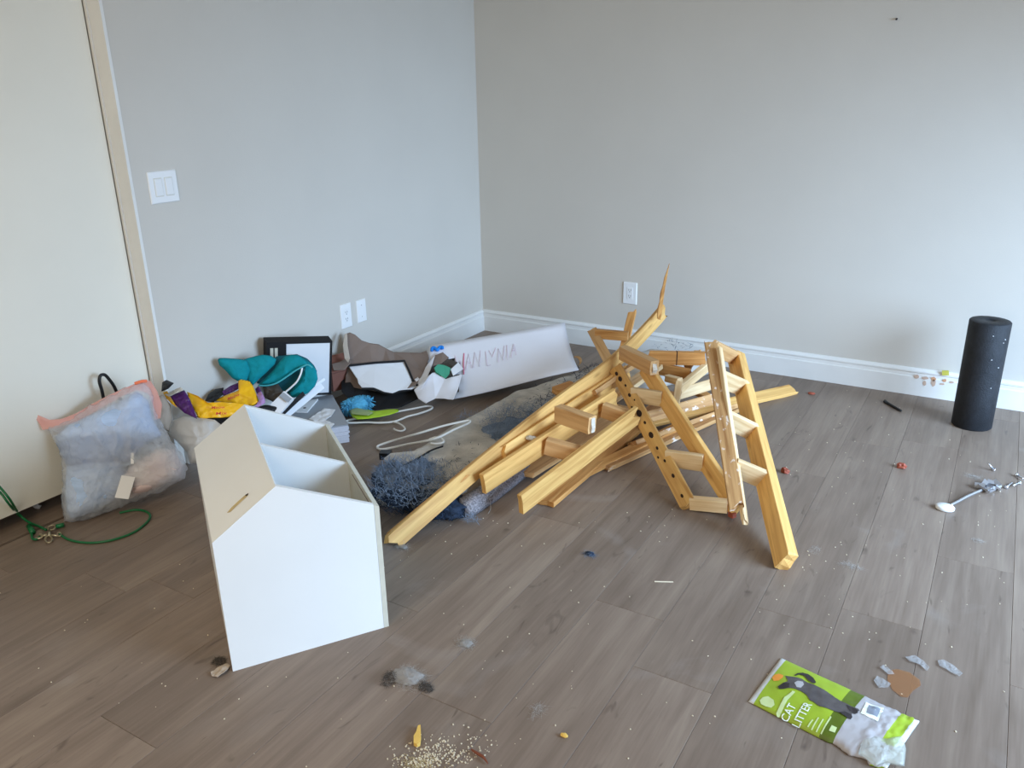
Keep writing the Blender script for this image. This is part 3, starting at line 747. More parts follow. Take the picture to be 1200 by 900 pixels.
tag(bd('loose_board', (693, 462, 0.215), (752, 421, 0.262), V((0.75, 0.5, 0.45)), 0.06, 0.02, W_tan, None, (0.01, 0.01), 30), 'tan board tucked under the upper part of bowed rail', 'wood board')

# 4 perforated ladder frame leaning from pile to floor
r4 = thing('perforated_frame', 'ladder frame with dark holes along its left rail, leaning to the floor', 'wood frame', at(800, 590, 0))
rl = bd('rail', (722, 432, 0.27), (807, 592, 0.022), V((0.9, -0.1, 0.35)), 0.06, 0.022, W_yel, r4, (0.004, 0.006), 41)
P0, P1 = at(722, 432, 0.27), at(807, 592, 0.022); ax = (P1 - P0).normalized(); wv = (V((0.9, -0.1, 0.35)) - ax * V((0.9, -0.1, 0.35)).dot(ax)).normalized(); nv = ax.cross(wv)
if nv.dot(CAM - P0) < 0: nv = -nv
for i, (s, o_, rr) in enumerate(((0.05, -0.2, .011), (0.10, -0.1, .014), (0.165, 0.15, .007), (0.24, 0.0, .01), (0.385, 0.0, .018), (0.46, 0.1, .008), (0.55, 0.05, .015), (0.64, -0.05, .008), (0.73, 0.05, .007), (0.83, 0.1, .009), (0.95, -0.1, .008), (0.32, -.5, .006), (0.69, -.5, .006), (0.29, .3, .005))):
    c_ = P0.lerp(P1, s) + wv * 0.03 * o_ + nv * 0.0108
    q = [c_ + ax * rr * 1.2 * math.cos(k * PI / 5) + wv * rr * 0.62 * math.sin(k * PI / 5) for k in range(10)]
    v, f = prism(q, nv * 0.0012); mk('burnt_hole', v, f, M_hole, r4)
Q0, Q1 = at(756, 431, 0.30), at(864, 597, 0.036)
board('rail', [Q0, Q1], facing(Q0, Q1, 0.7), 0.066, 0.026, W_yel, r4, (0.01, 0.006), 42)
def rung(L0, L1, y0, Ra, Rb, y1, w, th, m, par, sd, back=0.0, st=0.012, en=0.028, bk2=0.0, up=Z):
    a, b = along(L0, L1, y0), along(Ra, Rb, y1); d_ = (b - a).normalized()
    return board('rung', [a + d_ * st + F_ * back, b - d_ * en + F_ * back * bk2], up, w, th, m, par, (0, 0), sd)
rung(P0, P1, 462, Q0, Q1, 468, 0.062, 0.026, W_pale, r4, 43, 0.0, 0.012, 0.014, 0.0, facing(Q0, Q1, 0.8))
rung(P0, P1, 536, Q0, Q1, 543, 0.064, 0.026, W_pale, r4, 44, 0.0, 0.012, 0.014, 0.0, facing(Q0, Q1, 0.8))
rung(P0, P1, 589, Q0, Q1, 594, 0.045, 0.034, W_pale, r4, 45, 0.005)
# 5 right ladder frame
r5 = thing('leaning_ladder_frame', 'tallest ladder frame at the right of pile, wide rail reaching nearest the viewer', 'wood frame', at(900, 630, 0))
S0, S1 = at(833, 402, 0.47), at(863, 594, 0.10)
board('rail', [S0, S1], facing(S0, S1, -0.1), 0.05, 0.022, W_glue, r5, (0.008, 0.02), 51)
bd('edge_strip', (843, 408, 0.467), (872, 606, 0.07), facing(S0, S1, 0.9), 0.018, 0.02, W_pale, r5, (0.004, 0.03), 52)
T0, T1 = at(863, 420, 0.315), at(920, 652, 0.036)
board('rail', [T0, T1], facing(T0, T1, 1.0), 0.074, 0.04, W_yel, r5, (0.006, 0.035), 53)
rung(S0, S1, 405, T0, T1, 420, 0.06, 0.022, W_tan, r5, 54, 0.02, 0.022, 0.004, 0.0, facing(T0, T1, 1.0))
rung(S0, S1, 441, T0, T1, 455, 0.07, 0.022, W_pale, r5, 55, 0.02, 0.022, 0.004, 0.0, facing(T0, T1, 1.0))
rung(S0, S1, 488, T0, T1, 507, 0.07, 0.022, W_pale, r5, 56, 0.02, 0.022, 0.004, 0.0, facing(T0, T1, 1.0))
rung(S0, S1, 545, T0, T1, 563, 0.07, 0.022, W_pale, r5, 57, 0.02, 0.022, 0.004, 0.0, facing(T0, T1, 1.0))
# red tipped broken block at the foot of rail 5
tag(mk('red_block', *obox(at(858, 603, 0.014), V((0.010, -0.005, 0)), V((0.004, 0.008, 0)), V((0, 0, 0.009))), M_redchip), 'red scrap jammed under the foot of glue-spotted rail', 'scrap')

# 6 small frame at the back left of pile
r6 = thing('splintered_corner_frame', 'small splintered corner frame standing at the back left of pile', 'wood frame', at(705, 430, 0.1))
bd('upright', (694, 387, 0.27), (722, 440, 0.12), V((1, 0.3, 0.3)), 0.05, 0.022, W_tan, r6, (0.004, 0.01), 61)
bd('crosspiece', (698, 391, 0.262), (736, 394, 0.262), Z, 0.046, 0.03, W_org, r6, (0, 0), 62)
bd('stub', (741, 366, 0.335), (731, 408, 0.205), V((1, 0.3, 0.1)), 0.04, 0.022, W_org, r6, (0.018, 0.01), 63)
# 7 cross board at the top
r7 = tag(bd('loose_board', (759, 419, 0.245), (826, 420, 0.245), Z, 0.062, 0.03, W_org, None, (0.01, 0.004), 71), 'horizontal two-tone board with black band across the top of pile', 'wood board')
a0, a1 = at(759, 419, 0.245), at(826, 420, 0.245)
board('black_band', [a0.lerp(a1, 0.50), a0.lerp(a1, 0.515)], Z, 0.0635, 0.0315, M_hole, r7)
tag(bd('loose_board', (766, 431, 0.19), (808, 439, 0.18), Z, 0.055, 0.022, W_org, None, (0.006, 0.006), 72), 'ochre board just below the horizontal two-tone board', 'wood board')
tag(bd('loose_board', (796, 456, 0.15), (850, 412, 0.24), V((0.2, 0.3, 1)), 0.05, 0.024, W_pale, None, (0.008, 0.012), 73), 'diagonal board rising right behind the glue-spotted rail', 'wood board')
tag(bd('loose_board', (792, 463, 0.12), (838, 449, 0.135), V((0.2, 0.8, 0.5)), 0.05, 0.018, W_pale, None, (0.006, 0.006), 74), 'short pale board flat under the rising diagonal board', 'wood board')
r8 = thing('bracket_block', 'small pale L-shaped wooden bracket standing in the middle of pile', 'bracket', at(790, 478, 0.14))
bd('upright', (796, 448, 0.235), (791, 480, 0.14), V((0.9, 0.3, 0)), 0.03, 0.03, W_pale, r8, (0, 0.004), 75)
bd('arm', (797, 447, 0.235), (782, 443, 0.225), Z, 0.03, 0.03, W_pale, r8, (0, 0.003), 76)
tag(bd('loose_board', (817, 459, 0.075), (832, 467, 0.065), V((0.6, 0.7, 0)), 0.05, 0.02, W_org, None, (0.004, 0.004), 77), 'short orange offcut lying in the dark gap behind glue-spotted rail', 'wood offcut')
tag(bd('wood_offcut', (652, 459, 0.112), (672, 452, 0.115), V((0.5, 0.8, 0)), 0.06, 0.03, W_org, None, (0.006, 0.006), 78), 'orange wood stump on the pad behind the bowed rail', 'wood offcut')
tag(bd('loose_board', (806, 430, 0.19), (818, 412, 0.235), V((0.9, 0.3, 0.3)), 0.035, 0.02, W_tan, None, (0.006, 0.006), 79), 'stubby tan stick poking up behind the horizontal two-tone board', 'wood board')
# curled shaving on the pad
cv = at(674, 424, 0.115); pts = [cv + V((0.03 * math.cos(a), 0.012 * math.sin(a) + 0.003 * a, 0.022 * math.sin(a))) for a in [k * 0.4 - 0.6 for k in range(14)]]
rings = [[p + V((0, -0.012, 0)), p + V((0, 0.012, 0)), p + V((0.003, 0.012, 0.003)), p + V((0.003, -0.012, 0.003))] for p in pts]
v, f = loft(rings, True, (True, True)); tag(mk('curled_shaving', v, f, W_tan, None, True, [(q.x, q.z) for q in v]), 'curled tan wood shaving at the poster board corner', 'shaving')

# ------------------------------------------------------------------ foam roller
rc = V((2.762, -0.302, 0)); t = thing('foam_roller', 'black textured foam roller standing upright near the back wall', 'foam roller', rc)
RR, RH = 0.080, 0.478
rings = [[rc + V((0, 0, z)) + V((r * math.cos(2 * PI * k / 40), r * math.sin(2 * PI * k / 40), 0)) for k in range(40)] for r, z in ((RR - 0.004, 0), (RR, 0.004), (RR, 0.16), (RR, 0.32), (RR, RH - 0.004), (RR - 0.004, RH), (0.021, RH), (0.02, RH - 0.003))]
v, f = loft(rings, True, (True, True)); mk('roller_body', v, f, M_foam, t, True)
for i, (px, py) in enumerate(((1164, 394), (1176, 402), (1162, 422), (1170, 431), (1161, 455), (1178, 398), (1120, 408))):
    d_ = ray(px, py); a_ = d_.x ** 2 + d_.y ** 2; b_ = (CAM.x - rc.x) * d_.x + (CAM.y - rc.y) * d_.y; c_ = (CAM.x - rc.x) ** 2 + (CAM.y - rc.y) ** 2 - RR ** 2
    if b_ * b_ - a_ * c_ < 0: continue
    p = CAM + d_ * ((-b_ - math.sqrt(b_ * b_ - a_ * c_)) / a_)
    v, f = lump(p, 0.003, 0.003, 0.002, i, 0.4, 2, 6, 4); mk('white_speck', v, f, M_paper, t)

# ------------------------------------------------------------------ poster board folded like a tent
PTL, PTR, PBR, PBL = at(503, 405, 0.22), at(662, 378, 0.28), at(678, 435, 0.10), at(493, 474, 0.03)
t = thing('poster_board', 'white poster board with faint pink hand lettering and a crumpled torn left end', 'poster board', (0.7, -0.95, 0))
pn = (PTR - PTL).cross(PBL - PTL).normalized()
if pn.dot(CAM - PTL) < 0: pn = -pn
def pw(a, b):   # a along, b top->bottom, with a concave curl at the right end
    p = PTL.lerp(PTR, a).lerp(PBL.lerp(PBR, a), b)
    cur = 0.035 * max(0, (a - 0.6) / 0.4) ** 2 * (b * (1 - b) * 4) + 0.012 * math.sin(a * 5) * b
    return p - pn * cur
NA, NBB = 26, 10
vs = [pw(i / NA, j / NBB) for i in range(NA + 1) for j in range(NBB + 1)]
# torn left: pull the lower left in
def keep(i, j): return not (i / NA < 0.20 - 0.02 * (j % 2) and 0.25 < j / NBB) and not (i / NA < 0.10 and j / NBB > 0.2)
fs = [(i * (NBB + 1) + j, i * (NBB + 1) + j + 1, (i + 1) * (NBB + 1) + j + 1, (i + 1) * (NBB + 1) + j) for i in range(NA) for j in range(NBB) if keep(i, j)]
used = sorted({k for q in fs for k in q}); rm = {k: n for n, k in enumerate(used)}
vs2 = [vs[k] for k in used]; fs2 = [tuple(rm[k] for k in q) for q in fs]
o = mk('front_leaf', vs2, fs2, M_poster, t, True)
sm = o.modifiers.new('thickness', 'SOLIDIFY'); sm.thickness = 0.004; sm.offset = -1
back = [PTL, PTR, V((PTR.x - 0.08, PTR.y + 0.02, 0.095)), V((PTL.x - 0.05, PTL.y + 0.04, 0.004))]
v, f = prism(back, -pn * 0.003); mk('back_leaf', v, f, M_poster, t)
def stroke(nm, pl, m, w=0.0018):
    q = [onp(x, y, PTL, pn) for x, y in pl]
    # project on the curled leaf
    out = []
    for p in q:
        a = max(0, min(1, (p - PTL).dot(PTR - PTL) / (PTR - PTL).length_squared))
        out.append(p + pn * 0.0015 - pn * 0.012 * math.sin(a * 5) * 0.5)
    v, f = tube(out, w, 5); mk(nm, v, f, m, t)
stroke('red_stroke', [(543.8, 413.5), (543.2, 425), (543.5, 438)], M_red, 0.0028)
for pl in ([(533, 416), (536, 431), (539, 422), (541, 432)], [(546, 433), (549, 414), (553, 431)], [(547, 425), (552, 424)], [(555, 430), (556, 412), (562, 429), (563, 410)], [(569, 411), (571, 428), (575, 427)], [(573, 410), (577, 418), (581, 407)], [(584, 424), (584, 408), (590, 422), (591, 405)], [(595, 421), (594, 404)], [(599, 419), (602, 403), (605, 416)], [(600, 411), (604, 410)]):
    stroke('pink_lettering', pl, M_pink, 0.0013)
# crumpled torn flaps and what shows in the tear
def tri_sheet(nm, pl, m, th=0.003, wob=0.012, sd=1, par=t, fq=8):
    P = [dep(x, y, D) for x, y, D in pl]; c = sum(P, V((0, 0, 0))) / len(P)
    n = V((0, 0, 0))
    for i in range(len(P)): n += (P[i] - c).cross(P[(i + 1) % len(P)] - c)
    n.normalize()
    if n.dot(CAM - c) < 0: n = -n; P = P[::-1]
    v, f = sheet(P, n, th, (lambda p: n * wob * fbm(p, fq, sd, 2)) if wob else None, 5)
    return mk(nm, v, f, m, par, True)
tri_sheet('torn_flap', [(509, 416, 4.02), (504, 431, 3.96), (500, 441, 3.92), (496, 456, 3.88), (494, 456, 3.88), (486, 445, 3.92), (497, 430, 3.98)], M_poster, 0.003, 0.02, 3)
tri_sheet('torn_flap', [(499, 448, 3.86), (507, 437, 3.90), (517, 436, 3.92), (522, 446, 3.9), (541, 439, 3.90), (537, 454, 3.85), (531, 468, 3.80), (510, 466, 3.83), (499, 472, 3.82), (490, 466, 3.84), (485, 456, 3.87), (493, 458, 3.86)], M_poster, 0.003, 0.02, 7)
tri_sheet('torn_flap', [(528, 434, 3.94), (537, 424, 3.97), (543, 432, 3.95), (531, 441, 3.92)], M_paper, 0.003, 0.01, 9)
tri_sheet('dark_inner_scrap', [(508, 417, 4.06), (519, 413, 4.06), (526, 419, 4.05), (517, 426, 4.03), (506, 430, 4.02)], M_kraft, 0.004, 0.01, 11)
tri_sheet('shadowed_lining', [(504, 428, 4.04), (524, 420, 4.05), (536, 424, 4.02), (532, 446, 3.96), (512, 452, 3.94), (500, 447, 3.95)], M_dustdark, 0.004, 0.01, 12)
tag(tri_sheet('green_scrap', [(509, 431, 3.90), (513, 427, 3.92), (520, 428, 3.93), (528, 431, 3.93), (527, 437, 3.91), (522, 443, 3.89), (519, 436, 3.9), (511, 436, 3.89)], M_green, 0.008, 0.012, 15, None), 'dark green plastic scrap in the torn end of the poster board', 'scrap')
sq = [onp(x, y, PTL, pn) + pn * 0.010 for x, y in ((506, 412.5), (506.5, 409.8), (509, 409), (511, 411), (513, 411.5), (515, 408.7), (518, 408.2), (518.5, 410))]
v, f = tube(smooth_path(sq, 4), 0.0085, 7); tag(mk('blue_clip', v, f, M_clipblue, None, True), 'bright blue squiggle clip at the upper left of the poster board', 'clip')

# ------------------------------------------------------------------ junk along the left wall
# grey flat stack with page edges
SA, SB = V((0.455, -1.778, 0)), V((0.14, -1.535, 0))     # front right and back right corners
sd_ = (SB - SA); sl_ = V((-sd_.y, sd_.x, 0)).normalized()
if sl_.x > 0: sl_ = -sl_
sl_ = V((-0.62, -0.78, 0)).normalized()
SC, SDp = SA + sl_ * 0.40, SB + sl_ * 0.34
t = thing('document_stack', 'grey-covered stack of papers on the floor behind the shelf unit', 'paper stack', ((SA.x + SC.x) / 2, (SA.y + SB.y) / 2, 0))
zz = 0.002
for i in range(9):
    j = V((random.uniform(-.004, .004), random.uniform(-.004, .004), 0)); hgt = 0.0085
    v, f = prism([SA + j + V((0, 0, zz)), SB + j + V((0, 0, zz)), SDp + j + V((0, 0, zz)), SC + j + V((0, 0, zz))], (0, 0, hgt - 0.0006)); mk('paper_block', v, f, M_pages, t); zz += hgt
v, f = prism([SA + V((0, 0, zz)), SB + V((0, 0, zz)), SDp + V((0, 0, zz)), SC + V((0, 0, zz))], (0, 0, 0.006)); mk('cover', v, f, M_grey, t)
ZS = zz + 0.006
# white card with dark hole on the stack
q = [at(x, y, ZS + 0.002) for x, y in ((345, 472), (353, 470), (373, 469), (360, 484), (341, 483))]
v, f = prism([at(x, y, ZS + 0.0005) for x, y in ((344, 472), (373, 469), (360, 484), (337, 483))], (0, 0, 0.007))
o = tag(mk('white_card', v, f, M_plate), 'white card with a small dark hole on the grey stack', 'card')
c_ = at(357, 478, ZS + 0.0078); v, f = tube([c_ - V((0, 0, 0.001)), c_ + V((0, 0, 0.0006))], 0.007, 10); mk('hole', v, f, M_slot, o)
def scrap(nm, label, cat, pl, z, m, th=0.003, wob=0.006, sd=1, grp=None):
    P = [at(x, y, z) for x, y in pl]
    if (P[1] - P[0]).cross(P[2] - P[0]).z < 0: P = P[::-1]
    v, f = sheet(P, V((0, 0, 1)), th, lambda p: V((0, 0, 1)) * (wob * abs(fbm(p, 25, sd))), 3)
    return tag(mk(nm, v, f, m), label, cat, grp)
scrap('paper_scrap', 'torn white paper strip on front of the grey stack', 'paper', [(362, 491), (380, 479), (393, 480), (388, 488), (381, 492), (392, 497), (388, 501), (376, 498)], ZS + 0.004, M_paper, 0.002, 0.006, 2)
# two white-edged folders sticking out of the pile
def slab(nm, label, cat, p0, p1, up, w, th, m, mats=None):
    p0, p1 = V(p0), V(p1); ax = (p1 - p0); L = ax.length / 2; axn = ax.normalized(); up = V(up); u2 = (up - axn * up.dot(axn)).normalized(); n2 = axn.cross(u2)
    v, f = obox((p0 + p1) / 2, axn * L, u2 * w / 2, n2 * th / 2); return tag(mk(nm, v, f, m), label, cat)
q = [dep(x, y, D) for x, y, D in ((311, 480, 3.37), (333, 458, 3.43), (344, 467, 3.42), (324, 489, 3.36))]
v, f = prism(q, (q[1] - q[0]).cross(q[2] - q[1]).normalized() * 0.016); sb = tag(mk('white_box_lid', v, f, M_paper), 'white slim box with grey end label lying against the teal tote', 'box')
q = [dep(x, y, D) for x, y, D in ((327, 464, 3.405), (332, 459.5, 3.415), (342, 467.5, 3.41), (337.5, 472, 3.395))]
v, f = prism(q, (CAM - q[0]).normalized() * 0.003); mk('grey_label', v, f, M_grey, sb)
slab('white_folder', 'white edged folder slanting up to the right, nearest the grey stack', 'folder', at(335, 487, 0.13), at(378, 452, 0.21), V((-0.3, 0.3, 0.9)), 0.026, 0.005, M_paper)
slab('black_folder', 'thin black folder slanting between the teal tote and white folder', 'folder', at(329, 486.5, 0.165), at(356, 461, 0.215), V((-0.3, 0.3, 0.9)), 0.018, 0.006, M_blackcard)
slab('white_ruler', 'thin white strip behind the white folder, reaching right of the tote', 'strip', at(350, 467, 0.19), at(380, 444, 0.235), V((-0.3, 0.3, 0.9)), 0.012, 0.005, M_plate)

# black box with white inside, standing on edge
K0 = at(389, 462, 0.02); K0.z = 0.0
bx_r = V((0.15, -1.53, 0.0)); wdir = V((-0.83, -0.56, 0)).normalized()     # from right front edge towards the left
KR = dep(388, 462, 3.83); KRT = dep(389.5, 399.5, 3.70); KL = dep(312.5, 401.5, 3.54); KLB = KR + (KL - KRT)
kn = (KL - KRT).cross(KR - KRT).normalized()
if kn.dot(CAM - KR) < 0: kn = -kn
t = thing('black_display_box', 'open black box with a white inside, standing against the left wall', 'box', (KR.x, KR.y, KR.z))
ku = (KRT - KR); kl = (KL - KRT); kd = -kn * 0.055
def kp(a, b, c): return KR + kl * a + ku * b + kd * c
def kbox(nm, a0, a1, b0, b1, c0, c1, m):
    v = [kp(a, b, c) for a in (a0, a1) for b in (b0, b1) for c in (c0, c1)]
    return mk(nm, v, [(0, 1, 3, 2), (4, 6, 7, 5), (0, 4, 5, 1), (2, 3, 7, 6), (0, 2, 6, 4), (1, 5, 7, 3)], m, t)
kbox('back', 0, 1, 0, 1, 0.92, 1, M_blackcard); kbox('right_side', 0, 0.028, 0, 1, 0, 0.92, M_blackcard); kbox('top_side', 0.028, 1, 0.965, 1, 0, 0.92, M_blackcard)
kbox('bottom_side', 0.028, 1, 0, 0.03, 0, 0.92, M_blackcard); kbox('left_flap', 0.71, 1, 0.03, 0.965, 0, 0.92, M_blackcard)
kbox('white_insert', 0.03, 0.71, 0.03, 0.963, 0.08, 0.16, M_paper)
for a in (0.84, 0.905): kbox('white_label', a, a + 0.045, 0.72, 0.90, -0.01, 0.0, M_houseedge)

# brown box and torn cardboard
t = thing('brown_box', 'reddish brown box between the black box and torn cardboard', 'box', dep(402, 460, 3.93))
BX = dep(391, 459, 3.93); ex = V((0.3, 0.9, 0)).normalized() * 0.14; ey = V((-0.95, 0.3, 0)).normalized() * 0.075
v, f = prism([BX, BX + ex, BX + ex + ey, BX + ey], (0, 0, 0.09)); mk('box_body', v, f, M_brownbox, t)
lid = [BX + V((0, 0, 0.092)), BX + ex + V((0, 0, 0.092)), BX + ex + ey + V((0, 0, 0.15)), BX + ey + V((0, 0, 0.15))]
v, f = prism(lid, (0, 0, 0.006)); mk('lid', v, f, M_brownbox, t)
KF = [(404, 452, 3.930), (405, 440, 3.940), (409, 424, 3.960), (407, 410, 3.980), (404.5, 397, 4.000), (406, 391, 4.010), (410, 389.5, 4.010), (416, 392, 4.010), (424, 399, 4.010), (433, 402, 4.020), (444, 403.5, 4.040), (452, 408, 4.060), (461, 412.5, 4.080), (480, 413.5, 4.100), (493, 413.5, 4.100), (500, 411, 4.100), (503, 420, 4.040), (496, 436, 3.960), (488, 450, 3.880), (470, 458, 3.880), (440, 458, 3.900)]
card = tri_sheet('torn_cardboard', KF, M_kraft, 0.004, 0.006, 21, None, 4)
tag(card, 'torn sheet of brown cardboard with a wavy top, leaning on the left wall', 'cardboard')
tri_sheet('curled_edge', [(404, 391.5, 3.960), (407, 390, 3.980), (407.5, 405, 3.940), (410, 420, 3.910), (408, 425, 3.880), (404, 420, 3.900), (402, 405, 3.920)], M_kraftpale, 0.004, 0.004, 22, card)
tri_sheet('bent_flap', [(389, 427, 3.900), (398, 424, 3.920), (408, 418, 3.940), (411, 424, 3.920), (404, 433, 3.880), (391, 434, 3.870)], M_kraft, 0.004, 0.006, 23, card)
CV = [(409, 429, 3.93), (440, 426, 3.96), (473, 424, 3.99), (478, 434, 3.97), (483, 446, 3.93), (491, 453, 3.90), (482, 456, 3.88), (468, 457, 3.87), (460, 461, 3.85), (450, 459, 3.85), (438, 454, 3.86), (424, 454, 3.87), (420, 449, 3.88), (419, 444, 3.89)]
cv_ = tri_sheet('torn_canvas', CV, M_paper, 0.006, 0.006, 31, None, 5)
tag(cv_, 'torn white panel edged in black, in front of brown cardboard', 'torn panel')
mk('black_edging', *tube([dep(x, y, D - 0.004) for x, y, D in [(407, 428.5, 3.93), (440, 425, 3.96), (474, 422.8, 3.99), (479, 434, 3.97), (484, 446, 3.93), (491, 454, 3.90)]], 0.0055, 6), M_blackcard, cv_)
mk('black_edging', *tube([dep(x, y, D - 0.002) for x, y, D in [(491, 455, 3.90), (468, 459, 3.87), (460, 462, 3.85), (450, 460.5, 3.85), (438, 456, 3.86), (424, 456, 3.87)]], 0.005, 6), M_blackcard, cv_)
tri_sheet('black_backing', [(400, 432, 4.0), (420, 440, 3.96), (470, 452, 3.95), (492, 456, 3.93), (500, 462, 3.92), (470, 476, 3.86), (440, 480, 3.85), (412, 470, 3.88), (400, 458, 3.9)], M_blackcard, 0.006, 0.01, 33, cv_)

# blue chenille mop head
mc = at(419, 474, 0.045); t = thing('chenille_duster', 'fluffy light blue chenille duster on the floor below the torn panel', 'duster', (mc.x, mc.y, 0))
axm = (at(438, 468, 0.045) - at(403, 476, 0.045)).normalized()
v, f = lump(mc, 0.05, 0.05, 0.036, 3, 0.2); mk('duster_core', v, f, M_mop, t, True)
st = []
for _ in range(900):
    s = random.uniform(-1, 1); b = mc + axm * s * 0.062
    d = V((random.gauss(0, 1), random.gauss(0, 1), random.gauss(0.2, 1))); d = (d - axm * d.dot(axm) * 0.5).normalized()
    L_ = 0.052 * (1 - 0.25 * s * s); p1 = b + d * L_ * .5; p2 = b + d * L_ + V((0, 0, -0.010))
    p1.z = max(p1.z, 0.004); p2.z = max(p2.z, 0.004); st.append([b, p1, p2])
o = mk('chenille_strands', *join(*[tube(s, 0.0022, 4, taper=[0.0022, 0.0025, 0.0014]) for s in st]), M_mop, t, True); o['kind'] = 'stuff'
# lime plastic scoop on the first hanger
t = thing('lime_scoop', 'lime green plastic scoop lying across the left white hanger', 'scoop', at(432, 490, 0.02))
gz = 0.032
blade = [at(x, y, gz) for x, y in ((409, 481), (415, 478.5), (426, 480), (440, 482), (456, 482.5), (466, 479), (468, 482), (458, 486), (446, 488.5), (430, 491), (418, 491.5), (413, 489))]
v, f = pillow(blade, V((0.1, -0.1, 1)), 0.008, 0.008, 8, 50, 0.002, 30, 4); mk('blade', v, f, M_lime, t, True)
v, f = pillow([at(x, y, gz + 0.012) for x, y in ((410, 480.5), (417, 477.5), (428, 480), (438, 483.5), (432, 487), (418, 486), (411, 485))], V((0.1, -0.1, 1)), 0.006, 0.004, 6, 40, 0.001, 30, 5); mk('frosted_lip', v, f, M_limeclear, t, True)

# coat hangers
def hanger(label, body, hook, r):
    t = thing('coat_hanger', label, 'hanger', (body[0][0], body[0][1], 0), None)
    v, f = tube(smooth_path(body, 5, True), r, 7, True); mk('hanger_frame', v, f, M_hanger, t, True)
    v, f = tube(smooth_path(hook, 6), r * 0.85, 7); mk('hanger_hook', v, f, M_hanger, t, True)
hanger('left white plastic coat hanger with the lime scoop on top', [at(x, y, z) for x, y, z in ((407, 495.5, 0.012), (430, 495, 0.012), (445, 495.5, 0.012), (462, 494, 0.012), (478, 488, 0.014), (490, 485, 0.014), (504, 480, 0.014), (506.5, 477, 0.014), (500, 476, 0.014), (484, 479, 0.014), (468, 482, 0.014), (440, 487, 0.012), (410, 492, 0.012))],
       [at(x, y, 0.012) for x, y in ((461, 494.5), (467, 496), (473, 500), (474.5, 503), (471, 505), (465, 504.5), (461.5, 502.5))], 0.0048)
hanger('right white plastic coat hanger resting half on the torn pad', [at(x, y, z) for x, y, z in ((443, 522.5, 0.010), (446, 526.5, 0.010), (460, 524.5, 0.020), (478, 520.5, 0.05), (500, 516.5, 0.09), (515, 512, 0.11), (533, 503, 0.115), (548, 496.5, 0.115), (551, 493.5, 0.115), (545, 493.5, 0.115), (520, 499, 0.11), (490, 508, 0.085), (462, 516, 0.03))],
       [at(x, y, z) for x, y, z in ((503, 515, 0.095), (510, 512.5, 0.10), (516, 513, 0.102), (520, 516.5, 0.10), (518, 519, 0.098), (511, 520, 0.095), (505, 519.5, 0.093))], 0.0048)
v, f = obox(at(455, 525.5, 0.018), (at(462, 523, 0.018) - at(448, 527, 0.018)) * 0.5, V((0.006, 0.009, 0)), V((0, 0, 0.007)))

# teal tote
t = thing('teal_tote', 'teal canvas tote bag lying on its side against the left wall', 'bag', dep(310, 470, 3.55))
ndir = (CAM - dep(310, 440, 3.55)).normalized()
def tote(nm, pl, D, m, hf=0.02, sd=1, cr=0.012, hb=0.02, slope=0.0):
    P = [dep(x, y, D - slope * (x - pl[0][0])) for x, y in pl]
    v, f = pillow(P, ndir, hf, hb, 11, 80, 0.005, 18, sd, crease=cr); return mk(nm, v, f, m, t, True)
tote('folded_side', [(255, 422), (257, 419.5), (264, 419.5), (280, 420.5), (290, 422), (294, 434), (290, 446), (283, 449), (272, 443), (264, 434), (257, 428)], 3.375, M_teal, 0.03, 8, 0.012, 0.015, -0.002)
tote('folded_side', [(286, 421), (300, 417), (308, 415.5), (318, 417), (324, 421), (322, 427), (312, 437), (302, 446), (296, 452), (290, 446), (290, 434)], 3.45, M_teal, 0.025, 9, 0.012, 0.03, -0.0012)
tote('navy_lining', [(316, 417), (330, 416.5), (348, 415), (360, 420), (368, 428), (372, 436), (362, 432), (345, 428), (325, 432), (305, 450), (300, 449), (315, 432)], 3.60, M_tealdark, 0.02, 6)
tote('shaded_inside', [(318, 452), (332, 445), (345, 436), (354, 430), (360, 440), (352, 454), (340, 464), (328, 462)], 3.58, M_tealdark, 0.006, 10, 0.01)  # inner shadow of the tote opening put into a darker teal
tote('open_flap', [(303, 451), (310, 444), (320, 434), (327, 424), (333, 418), (341, 415.3), (349, 416), (357, 421), (362, 427), (355, 429.5), (346, 434.5), (336, 441.5), (324, 449), (312, 452)], 3.50, M_teal, 0.022, 11, 0.006, 0.02)
tote('curled_side', [(357, 421), (365, 426), (371, 434), (372.5, 444), (369, 453), (361, 461), (350, 465.5), (341, 466), (337.5, 463.5), (345, 454), (351, 445), (355, 436), (359, 429)], 3.53, M_teal, 0.026, 12, 0.012, 0.03)
v, f = tube(smooth_path([dep(x, y, 3.475) for x, y in ((303, 451.5), (312, 452), (324, 449), (336, 441.5), (346, 434.5), (355, 429.5), (361, 427.5), (366, 431))], 4), 0.0035, 6); mk('hem', v, f, M_tealedge, t, True)
v, f = tube(smooth_path([dep(x, y, 3.48) for x, y in ((354, 431), (352.5, 438), (348, 447), (341, 454), (334, 460), (327, 466))], 5), 0.0042, 6); mk('strap', v, f, M_plate, t, True)

